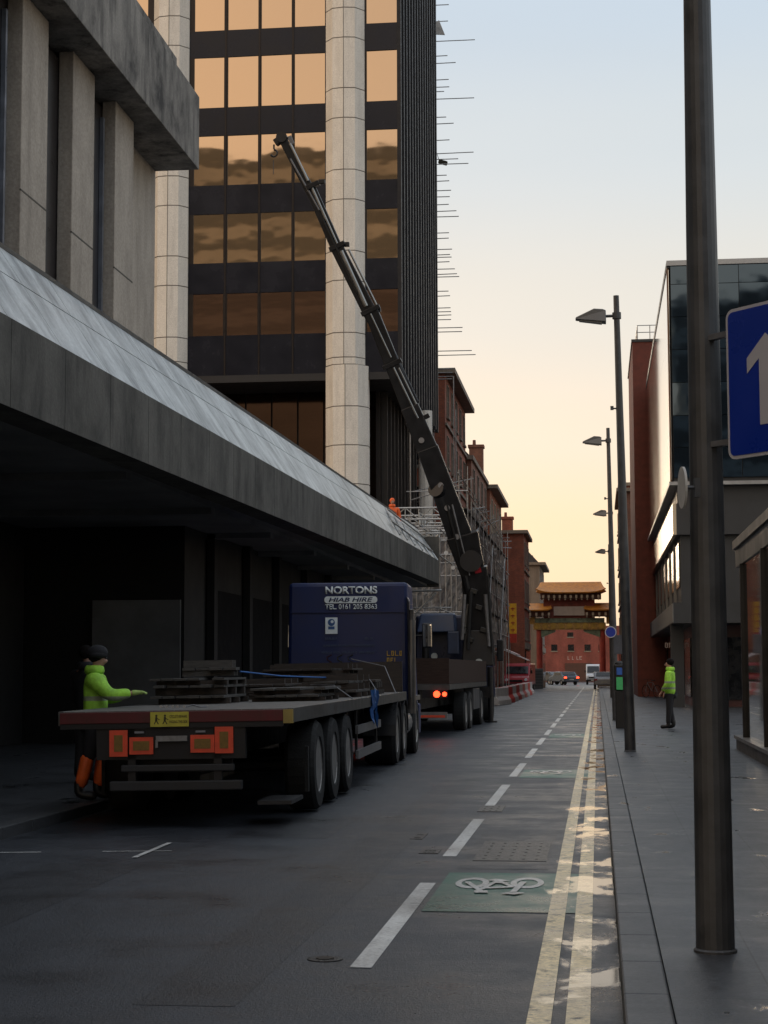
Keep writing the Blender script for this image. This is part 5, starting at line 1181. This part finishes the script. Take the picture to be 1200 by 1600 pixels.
# ================================================================== CHINATOWN ARCH
YA_=165.0
ar = thing('ceremonial_arch','ornate gateway arch with orange tiled roofs, pale plaque and red columns spanning the street end','arch',(P(888,1047,YA_).x,YA_,0))
ax_ = ar.location.x
def az(py): return P(888,py,YA_).z
def axx(px): return P(px,1000,YA_).x
def roof(x0,x1,ze,zr,dep,m_=TILE_O):
    """curved hipped roof with upturned corners"""
    q=MB(); n_=16; rows_=6; V_=[]
    cx=(x0+x1)/2; hw=(x1-x0)/2
    for sgn in (-1,1):
        V_=[]
        for j in range(rows_+1):
            v=j/rows_; row=[]
            for i in range(n_+1):
                u=-1+2*i/n_; hw_=hw*(1-v*.14); z_=ze+(zr-ze)*(v**1.35)+ .35*(1-v)*abs(u)**5*(zr-ze); row.append(q.bm.verts.new((cx+u*hw_, YA_+sgn*dep*(1-v)**1.0, z_)))
            V_.append(row)
        for j in range(rows_):
            for i in range(n_): q.bm.faces.new([V_[j][i],V_[j][i+1],V_[j+1][i+1],V_[j+1][i]])
    o=q.build('roof', m_, ar, True); sm=o.modifiers.new('t','SOLIDIFY'); sm.thickness=.12
    r_=MB(); r_.box(cx-hw*.86,cx+hw*.86,YA_-.12,YA_+.12,zr-.05,zr+.18)
    for s in (-1,1): r_.hull8([(cx+s*hw*.80,YA_-.1,zr+.1),(cx+s*hw*.92,YA_-.1,zr+.1),(cx+s*hw*.92,YA_+.1,zr+.1),(cx+s*hw*.80,YA_+.1,zr+.1)],[(cx+s*hw*.84,YA_-.06,zr+.75),(cx+s*hw*.88,YA_-.06,zr+.75),(cx+s*hw*.88,YA_+.06,zr+.75),(cx+s*hw*.84,YA_+.06,zr+.75)])
    for t in range(int(hw*2/.35)):
        x_=x0+.15+t*.35; r_.tube((x_,YA_-dep*.98,ze+.10),(cx+(x_-cx)*.86,YA_-.1,zr+.05),.035,.035,4,False)
    r_.build('ridge', mat('ridge_tile',(.26,.11,.03),.5,0,.3,5), o)
    u_=MB(); u_.box(cx-hw*.86,cx+hw*.86,YA_-dep*.75,YA_+dep*.75,ze-.5,ze+.05); u_.build('eave_block', ARCHDK, ar, True)
    b_=MB(); n2=max(4,int(hw*2/.55))
    for t in range(n2): x_=cx-hw*.78+t*(hw*1.56)/(n2-1); b_.box(x_-.10,x_+.10,YA_-dep*.9,YA_-dep*.751,ze-.42,ze-.15); b_.box(x_-.06,x_+.06,YA_-dep*.85,YA_-dep*.751,ze-.62,ze-.421)
    b_.build('bracket', CREAM, ar, True)
roof(axx(838),axx(948),az(928),az(911),1.5)
roof(axx(814),axx(864),az(955),az(944),1.2)
roof(axx(912),axx(962),az(955),az(944),1.2)
MB().box(axx(866),axx(914),YA_-.75,YA_-.55,az(962),az(948)).build('plaque', PLAQ, ar, True)
MB().box(axx(850),axx(930),YA_-.54,YA_+.5,az(966),az(931)).build('upper_panel', mat('arch_panel',(.20,.05,.035),.6,0,.4,2), ar, True)
MB().box(axx(836),axx(945),YA_-.5,YA_+.5,az(973),az(966)+.0).build('green_frieze', ARCHGRN, ar, True)
MB().box(axx(834),axx(947),YA_-.42,YA_+.42,az(984),az(973)-.002).build('gold_frieze', ARCHGOLD, ar, True)
q=MB()
for i in range(9): x_=axx(840+i*12.5); q.lathe([(-.02,.28),(.06,.20)],(x_,YA_-.46,az(978)),'y',8)
q.build('roundel', mat('roundel',(.42,.28,.05),.5,0,.3,3), ar, True)
for s,(pa,pb) in enumerate(((846,868),(912,938))):
    q=MB(); q.prism([(axx(pa),az(984)),(axx(pb),az(984)),(axx(pb),az(987)),(axx(pa),az(996))] if s==0 else [(axx(pa),az(984)),(axx(pb),az(984)),(axx(pb),az(996)),(axx(pa),az(987))],YA_-.3,YA_+.3,'y'); q.build('corner_bracket', ARCHGRN, ar, True)
for px_ in (824,843,941,958):
    q=MB(); q.tube((axx(px_),YA_,.5),(axx(px_),YA_,az(984)-.002 if 830<px_<950 else az(960)),.30,.28,16); q.build('column', ARCHRED, ar, True); MB().box(axx(px_)-.5,axx(px_)+.5,YA_-.5,YA_+.5,.0,.7).build('plinth', STONE, ar, True, bevel=.04)
MB().box(axx(820),axx(846)-.4,YA_-.3,YA_+.3,az(975),az(964)).build('side_beam', ARCHGOLD, ar, True); MB().box(axx(941)+.4,axx(962),YA_-.3,YA_+.3,az(975),az(964)).build('side_beam', ARCHGOLD, ar, True)
# brick building seen through the arch
YB_=250.0
bb_=thing('red_brick_hall','red brick building with small square windows seen through the arch','building',(-2,YB_,0))
def bz(py): return P(900,py,YB_).z
MB().box(P(835,1000,YB_).x,P(975,1000,YB_).x,YB_,YB_+12,0,bz(978)).build('wall', brick_mat('hall_brick',(.27,.065,.045),(.21,.05,.038),(.18,.09,.075)), bb_, True)
for px_,py0,py1 in ((891,988,995),(866,1007,1017),(892,1007,1017),(918,1007,1017),(940,1007,1017)):
    a=P(px_-4.5,py1,YB_); c=P(px_+4.5,py0,YB_); o=MB().box(a.x,c.x,YB_-.06,YB_-.001,a.z,c.z).build('window', DGLASS, bb_, True); MB().box(a.x-.1,c.x+.1,YB_-.1,YB_-.061,a.z-.15,a.z).build('sill', STONE, o, True)
a=P(883,1052,YB_); c=P(925,1036,YB_); MB().box(a.x,c.x,YB_-.1,YB_-.001,0,c.z).build('entrance', ARCHDK, bb_, True)
a=P(887,1031,YB_); glyphs('lettering', mat('pale_letter',(.40,.30,.28),.6), bb_, a.x-bb_.location.x, P(912,1031,YB_).x-bb_.location.x, -.02, a.z, .5, 8)
bw=thing('distant_terrace','distant dark terrace closing the far side of the square','building',(0,300,0))
MB().box(-60,P(838,1000,300).x,285,300,0,9.5).build('wall', BRK2, bw, True); MB().box(P(970,1000,300).x,60,285,300,0,12).build('wall', BRK2, bw, True)
q=MB()
for i in range(14): q.box(-58+i*3.2,-56.6+i*3.2,284.9,284.99,5,7); 
q.build('window', DGLASS, bw, True)
MB().prism([(-60,9.5),(P(838,1000,300).x,9.5),(P(838,1000,300).x-2,12),(-60,12)],286,298,'y').build('roof', SLATE, bw, True)

# ================================================================== VEHICLES FAR OFF
def van(label, loc, rz, body, w_=1.95, l_=5.0, h_=2.35, name='van', cat='van'):
    o=thing(name,label,cat,loc,rz)   # nose at y=0 facing -y
    prof=[(0.05,.45),(0,.75),(.12,1.05),(.75,1.25),(1.35,h_-.12),(1.6,h_),(l_,h_),(l_+.02,.45)]
    MB().prism(prof,-w_/2,w_/2,'x').build('body', body, o, bevel=.08)
    d=Vector((0,.60,h_-.12-1.25)); 
    MB().hull8([(-w_/2+.12,.76,1.33),(w_/2-.12,.76,1.33),(w_/2-.16,1.30,h_-.24),(-w_/2+.16,1.30,h_-.24)],[(-w_/2+.12,.735,1.35),(w_/2-.12,.735,1.35),(w_/2-.16,1.275,h_-.22),(-w_/2+.16,1.275,h_-.22)]).build('windscreen', DGLASS, o)
    for s in (-1,1):
        MB().lathe([(-.03,.10),(.02,.12)],(s*(w_/2-.24),.02,.86),'y',14).build('headlight', mat('headlight',(.6,.62,.65),.2), o)
        MB().box(s*(w_/2+.10)-.07,s*(w_/2+.10)+.07,1.15,1.2,1.35,1.6).build('mirror', BLACK, o)
        MB().box(s*(w_/2)-.012,s*(w_/2)+.012,1.35,2.2,1.35,h_-.35).build('side_window', DGLASS, o)
        for y_ in (.95,l_-.95): wheel(o,s*(w_/2+.0),y_,.33,.22,s)
    MB().box(-.5,.5,-.02,.02,.70,.86).build('grille', BLACK, o); MB().box(-w_/2+.05,w_/2-.05,-.06,.05,.38,.58).build('bumper', BLACK, o, bevel=.03)
    MB().box(-.26,.26,-.075,-.061,.42,.53).build('number_plate', mat('vplate',(.4,.4,.35),.5), o)
    return o
def car(label, loc, rz, body, brake=False, l_=4.3):
    o=thing('parked_car',label,'car',loc,rz,'cars beyond the arch')     # tail at y=0 facing -y
    prof=[(0,.35),(.0,.85),(.15,1.0),(.55,1.05),(1.05,1.42),(2.4,1.45),(3.1,1.02),(l_-.1,.85),(l_,.4)]
    MB().prism(prof,-.87,.87,'x').build('body', body, o, bevel=.07)
    MB().hull8([(-.70,.60,1.09),(.70,.60,1.09),(.64,1.0,1.40),(-.64,1.0,1.40)],[(-.70,.58,1.11),(.70,.58,1.11),(.64,.98,1.42),(-.64,.98,1.42)]).build('rear_window', DGLASS, o)
    for s in (-1,1):
        MB().box(s*.87-.012,s*.87+.012,1.0,2.7,1.06,1.36).build('side_window', DGLASS, o)
        MB().box(s*.72-.14,s*.72+.14,-.03,.03,.72,.88).build('tail_light', LAMPRED if brake else mat('tail_dull',(.3,.02,.02),.3), o)
        for y_ in (.8,l_-.8): wheel(o,s*.88,y_,.31,.2,s)
    MB().box(-.25,.25,-.025,.0,.55,.66).build('number_plate', mat('vplate',(.4,.4,.35),.5), o)
    return o
def at_ground(px,Y): return (P(px,1050,Y).x, Y, .002)
van('white van facing the camera in the distance under the right of the arch', at_ground(927,198), 0, WHV, w_=1.6, h_=2.25)
car('dark blue car with a lit brake light beyond the arch', at_ground(893,192), rad(25), BLV, True)
car('grey car beside the blue one beyond the left of the arch', at_ground(874,200), rad(60), mat('grey_vehicle',(.10,.11,.12),.35,.3,.15), False)
van('dark red van parked facing the camera on the left below the awnings', (P(806,1050,139).x,139,.002), rad(-4), REDV, w_=2.0, h_=2.15)
cbx = P(839,1050,158); cb2=thing('street_cabinet','grey louvred box standing at the foot of the arch','cabinet',(cbx.x,158,.0))
MB().box(-.55,.55,-.4,.4,0,1.75).build('body', mat('cabinet_grey',(.13,.14,.14),.6,0,.2), cb2, bevel=.04); q=MB()
for i in range(6): q.box(-.5,.5,-.43,-.401,.2+i*.25,.3+i*.25)
q.build('louvre', mat('cabinet_dk',(.08,.085,.085),.6), cb2)
car('silver car parked at the right end of the street', at_ground(944,150), rad(0), mat('silver_vehicle',(.30,.31,.33),.35,.4,.15), False)
# barriers
for i in range(9):
    t=i/8; a=Vector((P(783,1100,83).x,83,0)).lerp(Vector((P(824,1078,118).x,118,0)),t); m_=BARR if i%2 else BARW
    o=thing('road_barrier', '%s plastic road barrier, %s from the crane lorry in the row'%(('red' if i%2 else 'white'),('first and nearest','second','third','fourth','fifth','sixth','seventh','eighth','ninth and farthest')[i]),'barrier',(a.x,a.y,.002),rad(84),'red and white plastic road barriers')
    prof=[(-.22,0),(.22,0),(.20,.22),(.08,.40),(.07,.80),(-.07,.80),(-.08,.40),(-.20,.22)]
    MB().prism(prof,-1.85,1.85,'x').build('body', m_, o, bevel=.03)
    MB().tube((1.86,0,.1),(1.86,0,.75),.06,.06,8).build('link_pin', m_, o)
# banner and awnings on the left
bn=thing('hanging_banner','tall yellow vertical banner sign with red foot on the left buildings','sign',(P(801,970,128).x,128,P(801,970,128).z)); s_=128/F
MB().box(-5*s_,6*s_,-.1,.1,-20*s_,27*s_).build('panel', BANY, bn); MB().box(-5*s_,6*s_,-.1,.1,-34*s_,-20.1*s_).build('foot_panel', BANR, bn); q=MB()
MB().prism([(-15*s_,-14*s_),(-5.1*s_,-20*s_),(-5.1*s_,0)],-.06,.06,'y').build('side_panel', BANY, bn)
for i in range(4): z_=(18-i*11)*s_; q.box(-2.6*s_,3.4*s_,-.12,-.101,z_,z_+1.6*s_); q.box(0,1.2*s_,-.12,-.101,z_-3*s_,z_+3*s_)
q.build('marks', mat('banner_ink',(.4,.05,.02),.6), bn); MB().tube((0,0,24*s_),(-2.2,0,24*s_),.04,.04,6).build('bracket', BLACK, bn)
for i,(px_,py_,Y_) in enumerate(((794,1018,120),(811,1027,133))):
    a=P(px_,py_,Y_); o=thing('awning',('red striped awning over the pavement nearer the crane lorry','red striped awning farther along the left pavement')[i],'awning',tuple(a),0)
    q=MB(); q2=MB()
    for k_ in range(8):
        (q if k_%2 else q2).hull8([(-1.0,-3+k_*.75,.5),(.7,-3+k_*.75,-.25),(.7,-3+k_*.75+.745,-.25),(-1.0,-3+k_*.75+.745,.5)],[(-1.0,-3+k_*.75,.55),(.7,-3+k_*.75,-.2),(.7,-3+k_*.75+.745,-.2),(-1.0,-3+k_*.75+.745,.55)])
    q.build('canvas_stripe', REDV, o); q2.build('canvas_stripe', BARW, o); MB().tube((.68,-3,-.25),(.68,3,-.25),.03,.03,6).build('rail', GALV, o)
# bicycle by the shop wall
bp_=G(1018,1090,PZ); by=thing('bicycle','dark bicycle leaning by the foot of the brick tower on the right pavement','bicycle',(bp_.x,bp_.y,PZ),rad(35))
for y_ in (-.5,.5):
    q=MB(); n_=18
    pts=[Vector((0,y_+.33*math.cos(t),.34+.33*math.sin(t))) for t in [i*2*math.pi/n_ for i in range(n_+1)]]; q.path(pts,.02,5); w_o=q.build('wheel', RUBBER, by)
    q=MB(); [q.tube((0,y_,.34),(0,y_+.32*math.cos(t),.34+.32*math.sin(t)),.005,.005,4) for t in [i*math.pi/5 for i in range(10)]]; q.build('spokes', GALV, w_o)
q=MB(); q.path([Vector((0,-.5,.34)),Vector((0,-.15,.80)),Vector((0,.35,.82)),Vector((0,.5,.34))],.018,6); q.path([Vector((0,-.15,.8)),Vector((0,-.02,.36)),Vector((0,.35,.78))],.018,6); q.path([Vector((0,-.5,.34)),Vector((0,-.02,.36))],.014,6); q.build('frame', GALV, by)
q=MB(); q.tube((-.25,.36,.98),(.25,.36,.98),.014,.014,6); q.tube((0,.35,.8),(0,.36,.98),.014,.014,6); q.build('handlebar', BLACK, by); MB().box(-.07,.07,-.30,-.04,.88,.93).build('saddle', BLACK, by, bevel=.02)
